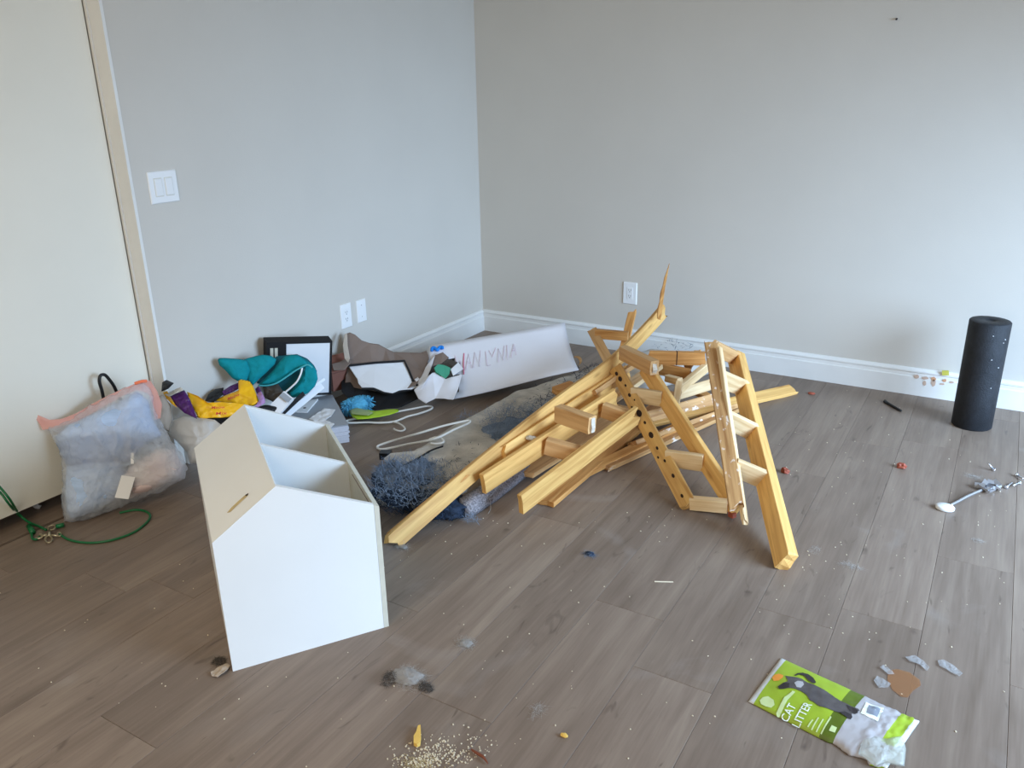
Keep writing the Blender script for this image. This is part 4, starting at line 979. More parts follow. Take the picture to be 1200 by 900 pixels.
# yellow and purple food bags
def flat_bag(nm, label, panels, sd):
    t = thing(nm, label, 'food bag', dep(panels[0][1][0][0], panels[0][1][0][1] + 20, panels[0][1][0][2]))
    for i, (pn_, pl, m, hf) in enumerate(panels):
        P = [dep(x, y, D) for x, y, D in pl]; n = (CAM - P[0]).normalized()
        v, f = pillow(P, n, hf, 0.008, 12, 84, 0.006, 30, sd + i, crease=0.016); mk(pn_, v, f, m, t, True)
    return t
fb = flat_bag('pet_food_bag', 'yellow and purple pet food bag with red lettering, in front by the door', [
    ('yellow_front', [(219, 459, 3.22), (232, 464, 3.2), (243, 472, 3.19), (262, 471, 3.2), (287, 473, 3.22), (291, 478, 3.22), (268, 489, 3.2), (250, 490, 3.18), (233, 490.5, 3.17), (226, 478, 3.18), (221, 468, 3.2)], M_yellow, 0.012),
    ('purple_panel', [(199, 464, 3.180), (207, 460, 3.180), (216, 457, 3.180), (222, 467, 3.160), (227, 479, 3.140), (231, 491, 3.120), (216, 484, 3.140), (206, 475, 3.160)], M_purple, 0.012),
    ('yellow_side', [(191, 460, 3.190), (196, 458, 3.180), (200, 466, 3.170), (208, 478, 3.150), (201, 473, 3.160), (195, 467, 3.180)], M_yellow, 0.006),
    ('white_rim', [(193, 462, 3.180), (203, 457, 3.170), (213, 453, 3.170), (216, 457, 3.155), (206, 461, 3.155), (198, 465, 3.160)], M_silver, 0.006)], 11)
for word, x0, y0, x1, sz in (('Meow', 248, 482.0, 263, 0.021), ('Mix', 262, 482.5, 270, 0.021)):
    tv, tf = text_mesh(word, 1.0)
    o0 = dep(x0 - 1, y0 + (0 if word == 'Meow' else 0), 3.165); xd = (dep(x0 + 10, y0 - 0.6, 3.165) - o0).normalized(); yd = (dep(x0 + 0.8, y0 - 10, 3.165) - o0).normalized()
    k = (dep(x1, y0, 3.165) - o0).length / max(v_.x for v_ in tv)
    tv2 = [o0 + xd * (q.x * k) + yd * (q.y * sz) for q in tv]
    nn = xd.cross(yd); 
    if word == 'Meow':
        tv2a = [o0 + xd * (q.x * k) + yd * (q.y * 0.016 + 0.009) for q in tv]; mk('lettering', tv2a, tf, M_redtext, fb)
    else:
        o1 = dep(252, 488, 3.165); tv2b = [o1 + xd * (q.x * k * 1.5) + yd * (q.y * 0.016 + 0.006) for q in tv]; mk('lettering', tv2b, tf, M_redtext, fb)
fb2 = flat_bag('pet_food_bag', 'second crumpled yellow and purple pet food bag, under the teal tote', [
    ('yellow_front', [(249, 470, 3.36), (262, 464, 3.36), (278, 458, 3.36), (283, 454, 3.37), (279, 446, 3.38), (283, 444.5, 3.38), (293, 447, 3.38), (297, 453, 3.37), (302, 466, 3.35), (304, 472, 3.34), (297, 476, 3.33), (284, 474, 3.33), (268, 472, 3.34)], M_yellow, 0.02),
    ('purple_top', [(258, 460, 3.38), (270, 452, 3.39), (280, 448, 3.4), (284, 453, 3.38), (274, 459, 3.37), (262, 464, 3.37)], M_purple, 0.012),
    ('lilac_edge', [(300, 462, 3.36), (306, 458, 3.36), (310, 466, 3.34), (311, 472, 3.33), (303, 477, 3.32), (298, 477, 3.32), (305, 470, 3.33)], M_lilac, 0.008),
    ('purple_edge', [(299, 456, 3.38), (303, 452, 3.38), (307, 460, 3.37), (305, 467, 3.35), (301, 462, 3.36)], M_purple, 0.008)], 31)
tv, tf = text_mesh('Meow', 1.0); o0 = dep(266, 469.5, 3.325); xd = (dep(280, 463.5, 3.325) - o0).normalized(); yd = (dep(268, 460, 3.325) - o0).normalized()
mk('lettering', [o0 + xd * q.x * 0.022 + yd * q.y * 0.018 for q in tv], tf, M_redtext, fb2)
# black bin liner behind and below the food bags
P = [dep(x, y, D) for x, y, D in ((190, 448, 3.170), (195, 445, 3.190), (204, 449, 3.170), (197, 456, 3.130), (189, 459, 3.120))]
v, f = pillow(P, (CAM - P[0]), 0.02, 0.02, 7, 40, 0.008, 30, 3); tag(mk('black_bag_scrap', v, f, M_blacksheet, None, True), 'crumpled black plastic scrap at the foot of the door frame', 'plastic scrap')
P = [dep(x, y, D) for x, y, D in ((240, 470, 3.370), (244, 462, 3.390), (252, 456, 3.410), (262, 454, 3.420), (262, 462, 3.370), (250, 472, 3.330))]
v, f = pillow(P, (CAM - P[0]), 0.03, 0.02, 7, 44, 0.012, 30, 5); tag(mk('black_bag_scrap', v, f, M_blacksheet, None, True), 'crumpled black plastic between the two yellow food bags', 'plastic scrap')
P = [dep(x, y, D) for x, y, D in ((228, 488, 3.27), (270, 486, 3.3), (312, 474, 3.36), (330, 478, 3.4), (300, 500, 3.3), (262, 506, 3.26), (240, 498, 3.26))]
v, f = pillow(P, (CAM - P[0]), 0.03, 0.08, 9, 60, 0.012, 20, 7); tag(mk('black_bin_liner', v, f, M_blacksheet, None, True), 'black bin liner under the front yellow food bag', 'bin liner')
# grey cables and bits under the tote
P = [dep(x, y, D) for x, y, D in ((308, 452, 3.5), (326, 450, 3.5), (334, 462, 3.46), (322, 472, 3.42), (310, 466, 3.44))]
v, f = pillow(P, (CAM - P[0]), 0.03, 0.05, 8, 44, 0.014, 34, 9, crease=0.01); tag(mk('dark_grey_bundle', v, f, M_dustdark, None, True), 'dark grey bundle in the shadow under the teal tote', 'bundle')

# milky plastic bag behind the shelf
P = [dep(x, y, D) for x, y, D in ((196, 506, 3.220), (203, 492, 3.220), (214, 488, 3.200), (233, 489, 3.180), (252, 492, 3.160), (262, 500, 3.140), (262, 530, 3.120), (240, 541, 3.140), (222, 544, 3.160), (219, 530, 3.180), (208, 518, 3.200))]
v, f = pillow(P, (CAM - P[0]), 0.08, 0.08, 12, 80, 0.014, 18, 14, crease=0.03); tag(mk('milky_plastic_bag', v, f, M_bagfilm2, None, True), 'off-white crumpled plastic bag between the clear bag and shelf unit', 'plastic bag')
P = [dep(x, y, D) for x, y, D in ((178, 470, 3.140), (190, 462, 3.160), (200, 474, 3.180), (202, 490, 3.180), (198, 506, 3.170), (186, 500, 3.140))]
v, f = pillow(P, (CAM - P[0]), 0.02, 0.03, 8, 50, 0.01, 18, 15); tag(mk('beige_cloth', v, f, M_kraftpale, None, True), 'beige cloth leaning on the door frame behind the clear bag', 'cloth')

# ------------------------------------------------------------------ clear bag of clothes
BC = V((0.12, -2.60, 0)); bn = V((0.78, -0.52, 0.34)).normalized()
BP = at(150, 590, 0.02)
t = thing('clear_trash_bag', 'clear plastic bag of blue-grey clothes with pink drawstring, leaning on the door', 'trash bag', (BP.x, BP.y, 0))
bu = V((0, 0, 1)) - bn * bn.z; bu.normalize()
def bpnt(px, py, off=0.0): return onp(px, py, BP + bn * off, bn)
OUT = [(75, 612), (72, 590), (72, 565), (72, 545), (68, 525), (61, 512), (55, 500), (70, 495), (90, 485), (110, 473), (130, 462), (150, 453), (168, 448), (178, 456), (181, 475), (187, 492), (196, 508), (207, 523), (217, 537), (220, 550), (218, 560), (200, 570), (180, 580), (150, 591), (120, 603), (98, 612), (82, 617)]
def clampz(v, z=0.003):
    return [V((q.x, q.y, max(q.z, z))) for q in v]
O3 = [bpnt(*q) for q in OUT]
v, f = pillow(O3, bn, 0.105, 0.07, 26, 170, 0.006, 20, 2, p=3.0, jit=0.008, crease=0.024)
mk('bag_film', clampz(v), f, M_bagfilm, t, True)
def stuffing(nm, pl, m, hf, sd, off=0.0, hb=0.05, cr=0.014):
    P = [bpnt(x, y, off) for x, y in pl]; v, f = pillow(P, bn, hf, hb, 14, 90, 0.006, 12, sd, p=2.8, crease=cr); return mk(nm, clampz(v, 0.008), f, m, t, True)
stuffing('folded_clothes', [(78, 600), (76, 575), (78, 545), (100, 538), (140, 535), (150, 560), (142, 582), (110, 600), (84, 610)], M_cloth_b, 0.085, 5)
stuffing('folded_clothes', [(66, 520), (70, 508), (100, 500), (140, 495), (165, 498), (170, 520), (150, 542), (110, 545), (78, 546)], M_cloth_d, 0.08, 6)
stuffing('folded_clothes', [(64, 512), (80, 498), (110, 484), (140, 470), (160, 458), (174, 470), (178, 490), (190, 510), (170, 520), (130, 518), (90, 522), (70, 522)], M_cloth_b, 0.084, 7)
stuffing('white_clothes', [(140, 560), (160, 540), (185, 525), (204, 526), (214, 545), (212, 556), (185, 572), (150, 585), (138, 580)], M_cloth_w, 0.075, 8)
v, f = obox(bpnt(146.5, 571, 0.094), (bpnt(151, 558, 0.094) - bpnt(143, 584, 0.094)) * 0.5, (bpnt(155, 572, 0.094) - bpnt(139, 570, 0.094)) * 0.5, bn * 0.002); mk('paper_tag', v, f, M_tagw, t)
v, f = obox(bpnt(155, 537, 0.094), (bpnt(155, 531, 0.094) - bpnt(155, 544, 0.094)) * 0.5, (bpnt(157, 537, 0.094) - bpnt(153.5, 537, 0.094)) * 0.5, bn * 0.002); mk('paper_tag', v, f, M_tagw, t)
DR = [(39, 483), (46, 487), (58, 492), (72, 491), (90, 484), (110, 472), (130, 462), (150, 453), (166, 446), (176, 446), (184, 458), (190, 474), (188, 490), (181, 492), (179, 474), (174, 461), (160, 457), (140, 466), (112, 482), (90, 494), (66, 501), (50, 504), (46, 496), (40, 488)]
P = [bpnt(x, y, 0.012) for x, y in DR]
v, f = sheet(P, bn, 0.006, lambda p: bn * 0.012 * fbm(p, 9, 6, 2), 6); mk('pink_drawstring_hem', v, f, M_tie, t, True)
v, f = tube(smooth_path([bpnt(158, 449.5, 0.03), bpnt(166, 447, 0.034), bpnt(172, 446.5, 0.03)], 4), 0.006, 6); mk('orange_tie', v, f, mat('orange_tie_plastic', srgb(240, 120, 80), 0.4), t, True)

# black hanger hook behind the bag
hk = [onx(x, y, -0.03) for x, y in ((122, 470), (119.5, 458), (116.5, 447), (118, 440), (123, 439.5), (129, 446), (133.5, 452.5), (137, 460), (142, 470))]
v, f = tube(smooth_path(hk, 5), 0.0062, 7); tag(mk('black_hook', v, f, M_black, None, True), 'black plastic hanger hook sticking up behind the clear bag', 'hook')

# green tie-out cable with snap hooks
t = thing('tie_out_cable', 'green coated tie-out cable with metal snap hooks, under the clear bag', 'cable', at(57, 627, 0))
R0 = 0.0042
v, f = tube(smooth_path([onx(-14, 556, -0.03), onx(0, 571, -0.03), onx(12, 586, -0.01), at(22, 602, 0.04), at(34, 612, 0.008), at(46, 617, 0.006), at(54, 621, 0.008)], 6), R0, 7); mk('cable', v, f, M_cord, t, True)
v, f = tube(smooth_path([onx(-14, 566, -0.04), onx(0, 577, -0.035), onx(10, 590, -0.02), at(20, 602, 0.03), at(30, 609, 0.006)], 6), R0, 7); mk('cable', v, f, M_cord, t, True)
v, f = tube(smooth_path([at(70, 626, 0.006), at(80, 632, 0.005), at(96, 635.5, 0.005), at(116, 635.5, 0.005), at(138, 631, 0.005), at(158, 623, 0.005), at(172, 612, 0.005), at(176, 604, 0.005), at(170, 599, 0.005), at(158, 597.5, 0.005), at(140, 601, 0.005)], 6), R0, 7); mk('cable', v, f, M_cord, t, True)
v, f = tube([at(34, 616.5, 0.010), at(38.5, 624, 0.010)], 0.0095, 10); mk('crimp_sleeve', v, f, M_cord, t, True)
v, f = tube(smooth_path([at(37, 624, 0.008), at(38, 631, 0.007), at(43, 632, 0.007), at(46, 629, 0.008)], 4), R0, 7); mk('cable', v, f, M_cord, t, True)
v, f = tube([at(66, 617, 0.010), at(75, 615, 0.012)], 0.008, 10); mk('crimp_sleeve', v, f, M_cord, t, True)
def ring(px, py, z, rx, ry, rot, r):
    return tube([at(px + rx * math.cos(a) * math.cos(rot) - ry * math.sin(a) * math.sin(rot), py + rx * math.cos(a) * math.sin(rot) + ry * math.sin(a) * math.cos(rot), z) for a in [k * PI / 8 for k in range(16)]], r, 6, True)
mk('snap_hook', *join(ring(60.5, 618.5, 0.010, 4.6, 2.6, -0.3, 0.0028), ring(57, 632, 0.008, 4.0, 4.0, 0, 0.0028), tube([at(58.5, 621, 0.01), at(57.5, 628, 0.01)], 0.0045, 8)), M_brass, t, True)
mk('snap_hook', *join(tube(smooth_path([at(41, 631, 0.008), at(48, 630.5, 0.009), at(49, 626.5, 0.009), at(46, 626, 0.009)], 4), 0.0034, 7), tube([at(49, 628, 0.009), at(55, 627, 0.010)], 0.0042, 8), tube([at(60, 627, 0.010), at(68, 628, 0.008)], 0.0036, 8), ring(69.5, 626, 0.008, 2.2, 2.2, 0, 0.002)), M_brass, t, True)
# white crumbs under the door
v, f = lump(at(43, 593, 0.008), 0.022, 0.010, 0.008, 5, 0.5); tag(mk('white_debris', v, f, M_paper), 'small white scrap on the floor under the door edge', 'scrap')

# ------------------------------------------------------------------ litter bag lying flat
TL, BLq, TRq, BRq = at(915, 772), at(877, 823), at(1077, 847), at(1037, 905)
def lab(a, b): return BLq.lerp(BRq, a).lerp(TL.lerp(TRq, a), b)
def lh(a, b):
    e = (max(0, math.sin(PI * min(max(a, 0), 1))) ** 0.45) * (max(0, math.sin(PI * min(max(b, 0), 1))) ** 0.5)
    cr = 0.006 * max(0, (a - 0.55)) / 0.45
    return 0.003 + 0.020 * e + 0.003 * e * fbm((a * 3, b * 2, 0), 2.2, 3) + cr * abs(fbm((a * 3, b * 2, 0), 5, 9)) * 2
t = thing('litter_bag', 'flattened lime green litter bag with a grey cat picture, torn at one end', 'litter bag', (lab(.5, .5).x, lab(.5, .5).y, 0))
def inv_lab(p):
    a, b = 0.5, 0.5
    for _ in range(12):
        q = lab(a, b); ea = (lab(a + .01, b) - q) * 100; eb = (lab(a, b + .01) - q) * 100; d = V(p) - q
        det = ea.x * eb.y - ea.y * eb.x; a += (d.x * eb.y - d.y * eb.x) / det; b += (ea.x * d.y - ea.y * d.x) / det
    return a, b
def lp(a, b, up=0.0):
    q = lab(a, b); q.z = lh(a, b) + up; return q
A_, B_ = 72, 26
sil = lambda a, b: 0 if a < 0.035 else 1 if a < 0.545 else 2 if a < 0.635 else 3 if a < 0.895 else 1 if a < 0.975 else 0
vs, fs, mi = [], [], []
def edgewob(a, b):
    q = lp(a, b)
    if a > 0.62 and b < 0.12: q += (lab(a, 0.12) - lab(a, 0)) * (0.5 * fbm((a * 6, 0, 0), 2, 4)) * (1 - b / 0.12)
    return q
for i in range(A_ + 1):
    for j in range(B_ + 1): vs.append(edgewob(i / A_, j / B_))
nt_ = len(vs)
for i in range(A_ + 1):
    for j in range(B_ + 1): q = vs[i * (B_ + 1) + j]; vs.append(V((q.x, q.y, min(q.z - 0.002, 0.0012))))
for i in range(A_):
    for j in range(B_):
        k = i * (B_ + 1) + j; m_ = sil((i + .5) / A_, (j + .5) / B_)
        if m_ == 1 and (i + .5) / A_ > .6 and (j + .5) / B_ < 0.35: m_ = 3
        fs.append((k, k + B_ + 1, k + B_ + 2, k + 1)); mi.append(m_)
        fs.append((k + nt_, k + 1 + nt_, k + B_ + 2 + nt_, k + B_ + 1 + nt_)); mi.append(m_)
bord = [(i, 0) for i in range(A_)] + [(A_, j) for j in range(B_)] + [(i, B_) for i in range(A_, 0, -1)] + [(0, j) for j in range(B_, 0, -1)]
for n_, (i, j) in enumerate(bord):
    i2, j2 = bord[(n_ + 1) % len(bord)]; a_, b_ = i * (B_ + 1) + j, i2 * (B_ + 1) + j2
    fs.append((a_, b_, b_ + nt_, a_ + nt_)); mi.append(sil(i / A_, 0))
mk('bag_body', vs, fs, None, t, True, None, [M_silver, M_lg, M_dg, M_clear], mi)
# torn clear plastic at the near right corner
q = [at(x, y, 0.012) for x, y in ((1008, 868), (1020, 862), (1040, 866), (1058, 862), (1062, 878), (1060, 898), (1048, 897), (1038, 893), (1026, 899), (1014, 888), (1006, 884))]
v, f = pillow(q[::-1], V((0, 0, 1)), 0.014, 0.006, 9, 60, 0.004, 24, 5, crease=0.008); mk('torn_plastic', clampz(v, 0.002), f, film('torn_clear_film', (0.78, 0.80, 0.72, 1), 0.5, 0.25, 0.5, 40), t, True)
def c6(x, y): return (870 + x / 5.4545, 765 + y / 5.4545)
def printed(nm, pl, m, up=0.0012, dens=0.01, conv=True):
    P2 = []
    for x, y in pl:
        px, py = c6(x, y) if conv else (x, y); p = at(px, py, 0.015); a, b = inv_lab((p.x, p.y, 0)); P2.append((a, b))
    me = bmesh.new(); vv = [me.verts.new((a * 0.37, b * 0.21, 0)) for a, b in P2]; me.faces.new(vv)
    bmesh.ops.triangulate(me, faces=me.faces[:])
    for _ in range(5):
        long_ = [e for e in me.edges if e.calc_length() > dens]
        if not long_: break
        bmesh.ops.subdivide_edges(me, edges=long_, cuts=1); bmesh.ops.triangulate(me, faces=me.faces[:])
    me.verts.index_update()
    vs = [lp(v_.co.x / 0.37, v_.co.y / 0.21, up) for v_ in me.verts]; fs = [tuple(x.index for x in f_.verts) for f_ in me.faces]; me.free()
    return mk(nm, vs, fs, m, t, True)
cat_body = [(228, 218), (262, 196), (290, 190), (283, 165), (272, 150), (310, 155), (345, 160), (380, 172), (412, 195), (455, 214), (500, 240), (540, 265), (590, 300), (640, 330), (690, 355), (740, 372), (748, 385), (722, 388), (735, 402), (715, 408), (694, 404), (700, 425), (690, 443), (665, 432), (630, 405), (590, 392), (540, 375), (490, 360), (455, 330), (430, 318), (408, 285), (375, 262), (335, 245), (300, 236), (262, 238), (235, 236)]
printed('cat_picture', cat_body, M_catgrey)
printed('cat_ear', [(225, 220), (262, 197), (300, 205), (296, 232), (262, 238), (234, 236)], M_catdark, 0.0018)
printed('cat_tail', [(330, 148), (352, 132), (385, 128), (420, 138), (452, 165), (470, 195), (462, 206), (440, 200), (418, 180), (395, 152), (365, 142), (340, 152)], M_catdark, 0.0018)
printed('cat_paw', [(618, 398), (650, 392), (690, 412), (700, 430), (686, 444), (664, 432), (632, 412)], M_catdark, 0.0018)
printed('cat_paw', [(660, 350), (700, 362), (738, 385), (734, 402), (712, 404), (680, 385)], M_catdark, 0.0018)
printed('cat_face_light', [(330, 205), (352, 190), (385, 195), (392, 215), (372, 240), (345, 236)], M_clear, 0.0018)
printed('orange_ball', [(190, 150), (205, 136), (232, 132), (262, 146), (258, 162), (232, 178), (200, 176)], M_orange)
printed('pale_banner', [(218, 370), (268, 290), (320, 256), (336, 264), (286, 312), (240, 390), (226, 388)], M_pgreen)
printed('badge', [(112, 290), (132, 274), (165, 272), (200, 300), (206, 328), (186, 340), (150, 328), (120, 312)], M_pgreen)
printed('window_label', [(752, 400), (790, 322), (905, 360), (864, 450)], M_pwhite)
printed('window_picture', [(790, 395), (808, 340), (884, 366), (860, 422)], M_pblue, 0.0018)
for k, (x0, y0, x1, y1) in enumerate(((415, 462, 446, 430), (440, 478, 482, 420), (470, 492, 512, 432), (500, 506, 560, 420))):
    printed('small_print', [(x0, y0), (x1, y1), (x1 + 8, y1 + 5), (x0 + 8, y0 + 5)], M_pgreen)
printed('olive_mark', [(552, 500), (570, 470), (604, 486), (590, 515)], M_pgreen)
for word, s0, s1 in (('CAT', (292, 414), (345, 340)), ('LITTER', (366, 452), (446, 338))):
    tv, tf = text_mesh(word, 1.0); mw = max(q.x for q in tv); a0 = inv_lab(at(*c6(*s0), 0.02)); a1 = inv_lab(at(*c6(*s1), 0.02))
    L_ = math.hypot((a1[0] - a0[0]) * .37, (a1[1] - a0[1]) * .21); dx, dy = (a1[0] - a0[0]) * .37 / L_, (a1[1] - a0[1]) * .21 / L_
    vs = []
    for q in tv:
        s = q.x / mw * L_; r = q.y * 0.030
        x = a0[0] * .37 + dx * s - dy * r; y = a0[1] * .21 + dy * s + dx * r
        vs.append(lp(x / .37, y / .21, 0.0020))
    mk('lettering', vs, tf, M_pwhite, t)

# ------------------------------------------------------------------ small debris
def scatter(name, label, cat, px, py, sx, sy, sz, m, sd, group=None, amp=0.3):
    p = at(px, py); v, f = lump((p.x, p.y, sz * 0.6), sx, sy, sz, sd, amp, 2.2, 12, 7)
    return tag(mk(name, clampz(v, 0.0008), f, m), label, cat, group)
scatter('red_plastic_chip', 'small flat red plastic chip farthest back, right of the yellow board end', 'plastic chip', 951, 462, 0.018, 0.011, 0.007, M_redchip, 1)
o = scatter('red_plastic_chip', 'red plastic chip beside the wide rail of the tallest ladder frame', 'plastic chip', 920, 554, 0.017, 0.013, 0.013, M_redchip, 2, amp=0.5)
scatter('red_plastic_chip', 'orange-red plastic chip in the open floor midway to roller', 'plastic chip', 1056, 548.5, 0.018, 0.013, 0.014, M_redchip, 3, amp=0.5)
# black stick
v, f = tube([at(1037, 470, 0.006), at(1041, 473, 0.006), at(1056, 481.5, 0.006)], 0.006, 8, taper=[0.0085, 0.0065, 0.005]); tag(mk('black_stick', v, f, M_black, None, True), 'short black plastic stick on the floor left of the roller', 'stick')
# silver rod with disc and cluster
t = thing('metal_rod_fitting', 'silver rod with white disc at one end and crumpled metal at the other', 'metal fitting', at(1108, 596, 0))
dc = at(1107, 597, 0)
rings = [[dc + V((r * math.cos(2 * PI * k / 24), r * 0.8 * math.sin(2 * PI * k / 24), z)) for k in range(24)] for r, z in ((0.028, 0.001), (0.031, 0.004), (0.031, 0.012), (0.027, 0.016))]
v, f = loft(rings, True, (True, True)); mk('disc', v, f, M_plate, t, True)
v, f = tube(smooth_path([at(1114, 592, 0.010), at(1122, 588, 0.010), at(1136, 580.5, 0.012), at(1150, 574.5, 0.014)], 4), 0.005, 8, taper=None); mk('rod', v, f, M_chrome, t, True)
for i, (px, py) in enumerate(((1148, 569), (1154, 567), (1160, 570), (1166, 571), (1157, 573), (1163, 566), (1170, 571), (1152, 572), (1161, 575), (1168, 567))):
    p = at(px, py, 0.012); a = i * 1.3
    v, f = obox(p, V((0.017 * math.cos(a), 0.017 * math.sin(a), 0.006 * math.sin(i * 2))), V((-0.008 * math.sin(a), 0.008 * math.cos(a), 0.004)), V((0, 0, 0.004))); mk('metal_tab', v, f, M_chrome, t)
def screw(label, a, b, zb=0.006, wing=None):
    t = thing('metal_screw', label, 'screw', at(*a, 0))
    P0, P1 = at(*a, 0.006), at(*b, zb)
    v, f = tube([P0, P1], 0.0036, 8); mk('shank', v, f, M_chrome, t, True)
    d_ = (P0 - P1).normalized(); v, f = tube([P0, P0 + d_ * 0.004], 0.008, 10); mk('head', v, f, M_chrome, t, True)
screw('upright-tilted silver screw standing apart above the crumpled metal', (1164, 550), (1158, 543), 0.03)
screw('silver screw lying just right of the crumpled metal', (1179, 571), (1186, 566))
screw('silver screw second right of the crumpled metal, pointing to frame edge', (1194, 566), (1187, 569), 0.012)
screw('silver screw at the right edge of the photo, farthest back', (1192, 557), (1199, 561), 0.01)
# dust tufts
def tuft(label, px, py, sx, sy, n, m, ln, sd, core=None, hz=0.012, wd=0.00045):
    p = at(px, py); t = thing('dust_tuft', label, 'dust', (p.x, p.y, 0)); rn_ = random.Random(sd); st = []
    if core:
        v, f = lump((p.x, p.y, hz * 0.5), sx * 0.7, sy * 0.7, hz, sd, 0.45, 2.4, 18, 9); mk('lint_core', clampz(v, 0.001), f, core, t, True)
    for _ in range(n):
        a = rn_.uniform(0, 2 * PI); r = math.sqrt(rn_.random()); b = V((p.x + sx * r * math.cos(a), p.y + sy * r * math.sin(a), 0.001 + hz * (1 - r * r) * rn_.random() * 1.4))
        d_ = V((rn_.gauss(0, 1), rn_.gauss(0, 1), rn_.gauss(0, .3))).normalized(); tw = V((rn_.gauss(0, 1), rn_.gauss(0, 1), 0)); pts = [b]
        for s in range(4): tw = tw + V((rn_.gauss(0, 1), rn_.gauss(0, 1), 0)); d_ = (d_ + tw * 0.6).normalized(); q = pts[-1] + d_ * ln / 5; q.z = max(0.0012, q.z); pts.append(q)
        st.append(pts)
    o = mk('fibres', *ribbons(st, wd), m, t); o['kind'] = 'stuff'
tuft('large grey dust tuft on the floor right of the shelf unit', 478, 796, 0.052, 0.040, 420, M_dust, 0.03, 1, M_dust, 0.016)
tuft('dark brown lint ball at the left of the large dust tuft', 457, 797, 0.020, 0.028, 300, M_dustdark, 0.014, 12, None, 0.020, 0.0005)
tuft('dark lint lump at the right of the large dust tuft', 499, 807, 0.022, 0.013, 260, M_dustdark, 0.013, 13, None, 0.014, 0.0005)
tuft('pale dust puff on the floor above the large dust tuft', 546, 755, 0.026, 0.022, 220, M_dust, 0.025, 2, M_dust, 0.006)
tuft('blue-black fluff clump with a pale halo, centre of the open floor', 691, 650, 0.022, 0.016, 90, M_bluegrey, 0.025, 3, M_navy, 0.006)
tuft('thin white dust wisp below the blue-black fluff clump', 630, 833, 0.012, 0.022, 60, M_dust, 0.03, 4, None, 0.003)
tuft('flat dust smear right of the wide rail foot', 998, 664, 0.035, 0.014, 120, M_dust, 0.025, 5, None, 0.003)
tuft('faint dust smear just beside the wide rail end', 955, 645, 0.016, 0.03, 60, M_dust, 0.02, 6, None, 0.003)
tuft('dust smear on the floor below the silver rod', 1146, 634, 0.02, 0.012, 70, M_dust, 0.02, 7, None, 0.003)
tuft('grey fluff at the lower tip of the longest bowed rail', 470, 641, 0.035, 0.016, 160, M_dust, 0.03, 8, M_dust, 0.006)
tuft('white fluff streak behind the crumpled metal on the floor', 1140, 559, 0.03, 0.014, 110, M_dust, 0.03, 9, None, 0.004)
# crumpled paper at the shelf corner
scrap('paper_scrap', 'torn cream paper scrap at the near corner of shelf unit', 'paper', [(247, 788), (255, 783), (267, 778), (270, 781), (264, 790), (255, 793), (248, 792)], 0.004, M_kraftpale, 0.002, 0.012, 5)
tuft('brown lint wad behind the cream paper scrap at shelf corner', 257, 776, 0.018, 0.015, 240, M_dustdark, 0.014, 21, None, 0.012, 0.0005)
# orange stain with strips of clear tape
pl = [(1041, 786), (1052, 784), (1066, 788), (1078, 797), (1079, 803), (1070, 809), (1064, 817), (1056, 816), (1046, 808), (1040, 797)]
P = [at(x, y, 0.0016) for x, y in pl]; v, f = prism(P, (0, 0, -0.001)); tag(mk('orange_stain', v, f, M_stain), 'orange-brown dried smear on the floor beyond the litter bag', 'stain')
for i, (lbl, pl) in enumerate((('crumpled tape strip at the left of orange smear', [(1024, 797), (1028, 792), (1034, 795), (1044, 801), (1041, 805), (1030, 806)]), ('crumpled tape strip above the orange smear', [(1061, 770), (1072, 768), (1082, 774), (1089, 782), (1086, 786), (1078, 779), (1066, 775)]), ('crumpled tape strip farthest right beyond the litter bag', [(1099, 774), (1106, 773), (1118, 780), (1128, 789), (1124, 793), (1112, 786), (1101, 780)]), ('small tape shred between the smear and litter bag', [(1031, 782), (1036, 779), (1045, 786), (1048, 790), (1041, 790)]))):
    P = [at(x, y, 0.004) for x, y in pl]
    if (P[1] - P[0]).cross(P[2] - P[0]).z < 0: P = P[::-1]
    v, f = sheet(P, V((0, 0, 1)), 0.001, lambda p: V((0, 0, 1)) * 0.003 * abs(fbm(p, 30, i)), 4); tag(mk('clear_tape', v, f, M_tape), lbl, 'tape')
# litter grains and chips at the bottom of the frame
v, f = prism([at(x, y, 0.001) for x, y in ((490, 854), (493, 853), (493.5, 866), (492.5, 874), (489, 876), (485, 874), (485, 866), (488, 861))], (0, 0, 0.010)); tag(mk('wood_chip', v, f, M_chipy), 'yellow wood chip beside the spilled grit at the bottom', 'wood chip')
scatter('wood_chip', 'pale round chip on the floor at lower centre', 'wood chip', 661, 863, 0.010, 0.006, 0.005, M_chipy, 41)
v, f = tube(smooth_path([at(552, 878, 0.004), at(558, 882, 0.006), at(566, 887, 0.007), at(572, 895, 0.004)], 4), 0.005, 7, taper=[0.001 + 0.0028 * math.sin(PI * min(1, (k + 1) / 13)) for k in range(13)]); tag(mk('brown_twig', v, f, M_twig, None, True), 'curved reddish brown twig right of the spilled grit', 'twig')
v, f = tube([at(767, 681.5, 0.002), at(789, 682, 0.002)], 0.002, 6); tag(mk('straw', v, f, M_crumb), 'thin pale straw lying on the open centre floor', 'straw')
rn_ = random.Random(99)
def grit(name, label, cat, spots, m, rmin, rmax):
    parts = []
    for px, py, sx, sy, n in spots:
        for _ in range(n):
            x, y = rn_.gauss(px, sx), rn_.gauss(py, sy); p = at(x, y); r = rn_.uniform(rmin, rmax)
            a = rn_.uniform(0, PI); parts.append(obox((p.x, p.y, r * 0.5), V((r * math.cos(a), r * math.sin(a), 0)), V((-r * .7 * math.sin(a), r * .7 * math.cos(a), 0)), V((0, 0, r * 0.5))))
    o = tag(mk(name, *join(*parts), m), label, cat); o['kind'] = 'stuff'; return o
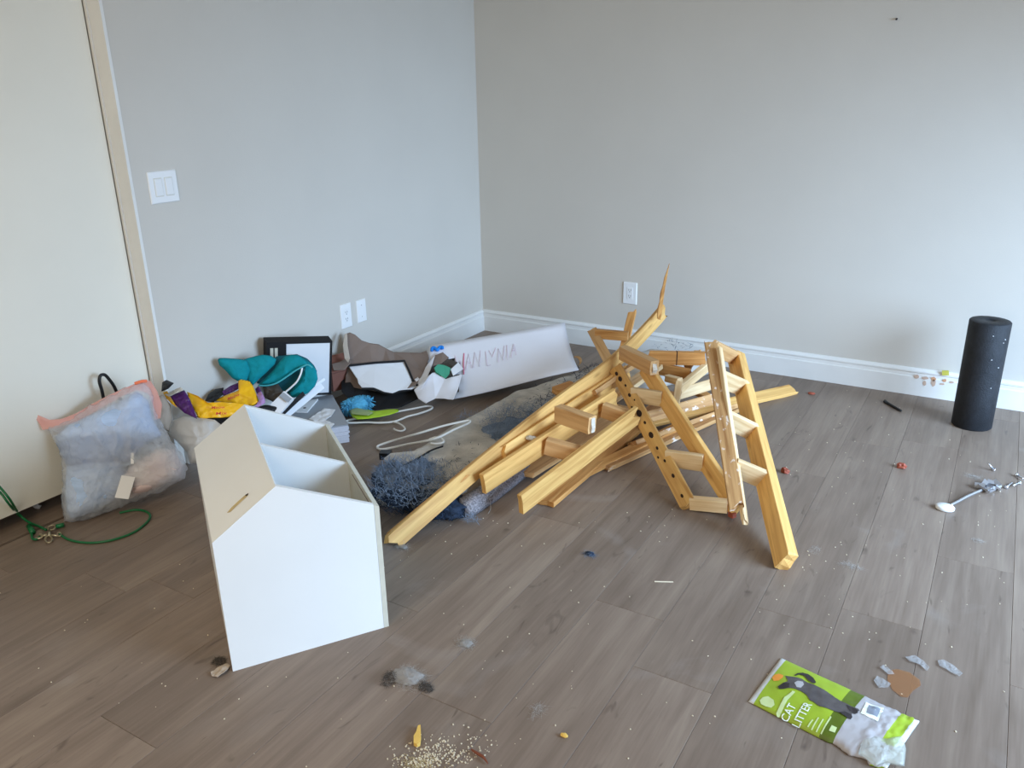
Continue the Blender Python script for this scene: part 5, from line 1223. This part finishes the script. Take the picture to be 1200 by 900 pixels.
grit('spilled_grit', 'spilled tan grit and pale crumbs at the bottom edge of photo', 'grit', [(512, 880, 24, 9, 150), (495, 893, 18, 6, 130), (540, 872, 24, 12, 40), (530, 885, 30, 8, 60)], M_crumb, 0.0008, 0.0022)
grit('grit_patch', 'fine yellowish grit patch beside the spilled crumbs', 'grit', [(490, 895, 12, 5, 260)], M_grit, 0.0008, 0.0016)
spots = [(620, 760, 300, 90, 90), (1050, 640, 90, 90, 70), (150, 760, 100, 70, 24), (1000, 520, 90, 40, 30), (560, 640, 60, 30, 20), (760, 615, 40, 8, 12)]
grit('floor_crumbs', 'tiny pale crumbs scattered over the whole floor', 'crumbs', spots, M_crumb, 0.0008, 0.0020)
v, f = tube(smooth_path([at(728, 575, 0.003), at(738, 570, 0.004), at(745, 573, 0.003)], 4), 0.0015, 5)
v, f = tube(smooth_path([at(571, 581, 0.06), at(574, 588, 0.02), at(575, 596, 0.004), at(572, 602, 0.002)], 5), 0.0015, 5); tag(mk('thread', v, f, M_dust), 'pale thread dangling from the near square end of pale rail', 'thread')

# shared group phrases for things that repeat
GROUPS = {'loose_board': 'loose boards of the wood pile', 'red_plastic_chip': 'red plastic chips on the floor', 'metal_screw': 'silver screws by the metal fitting',
          'coat_hanger': 'white coat hangers on the floor', 'dust_tuft': 'dust and lint on the floor', 'clear_tape': 'tape strips by the orange smear',
          'pet_food_bag': 'yellow food bags by the left wall', 'paper_scrap': 'paper scraps', 'wood_chip': 'wood chips on the floor',
          'black_bag_scrap': 'black plastic scraps by the food bags', 'wall_outlet': 'wall outlets', 'wood_offcut': 'loose boards of the wood pile',
          'broken_bed_rail': 'broken frames of the wood pile', 'broken_slat_frame': 'broken frames of the wood pile', 'perforated_frame': 'broken frames of the wood pile',
          'leaning_ladder_frame': 'broken frames of the wood pile', 'splintered_corner_frame': 'broken frames of the wood pile'}
for o in COL.objects:
    if o.parent is None and o.name.split('.')[0] in GROUPS and 'label' in o: o['group'] = GROUPS[o.name.split('.')[0]]
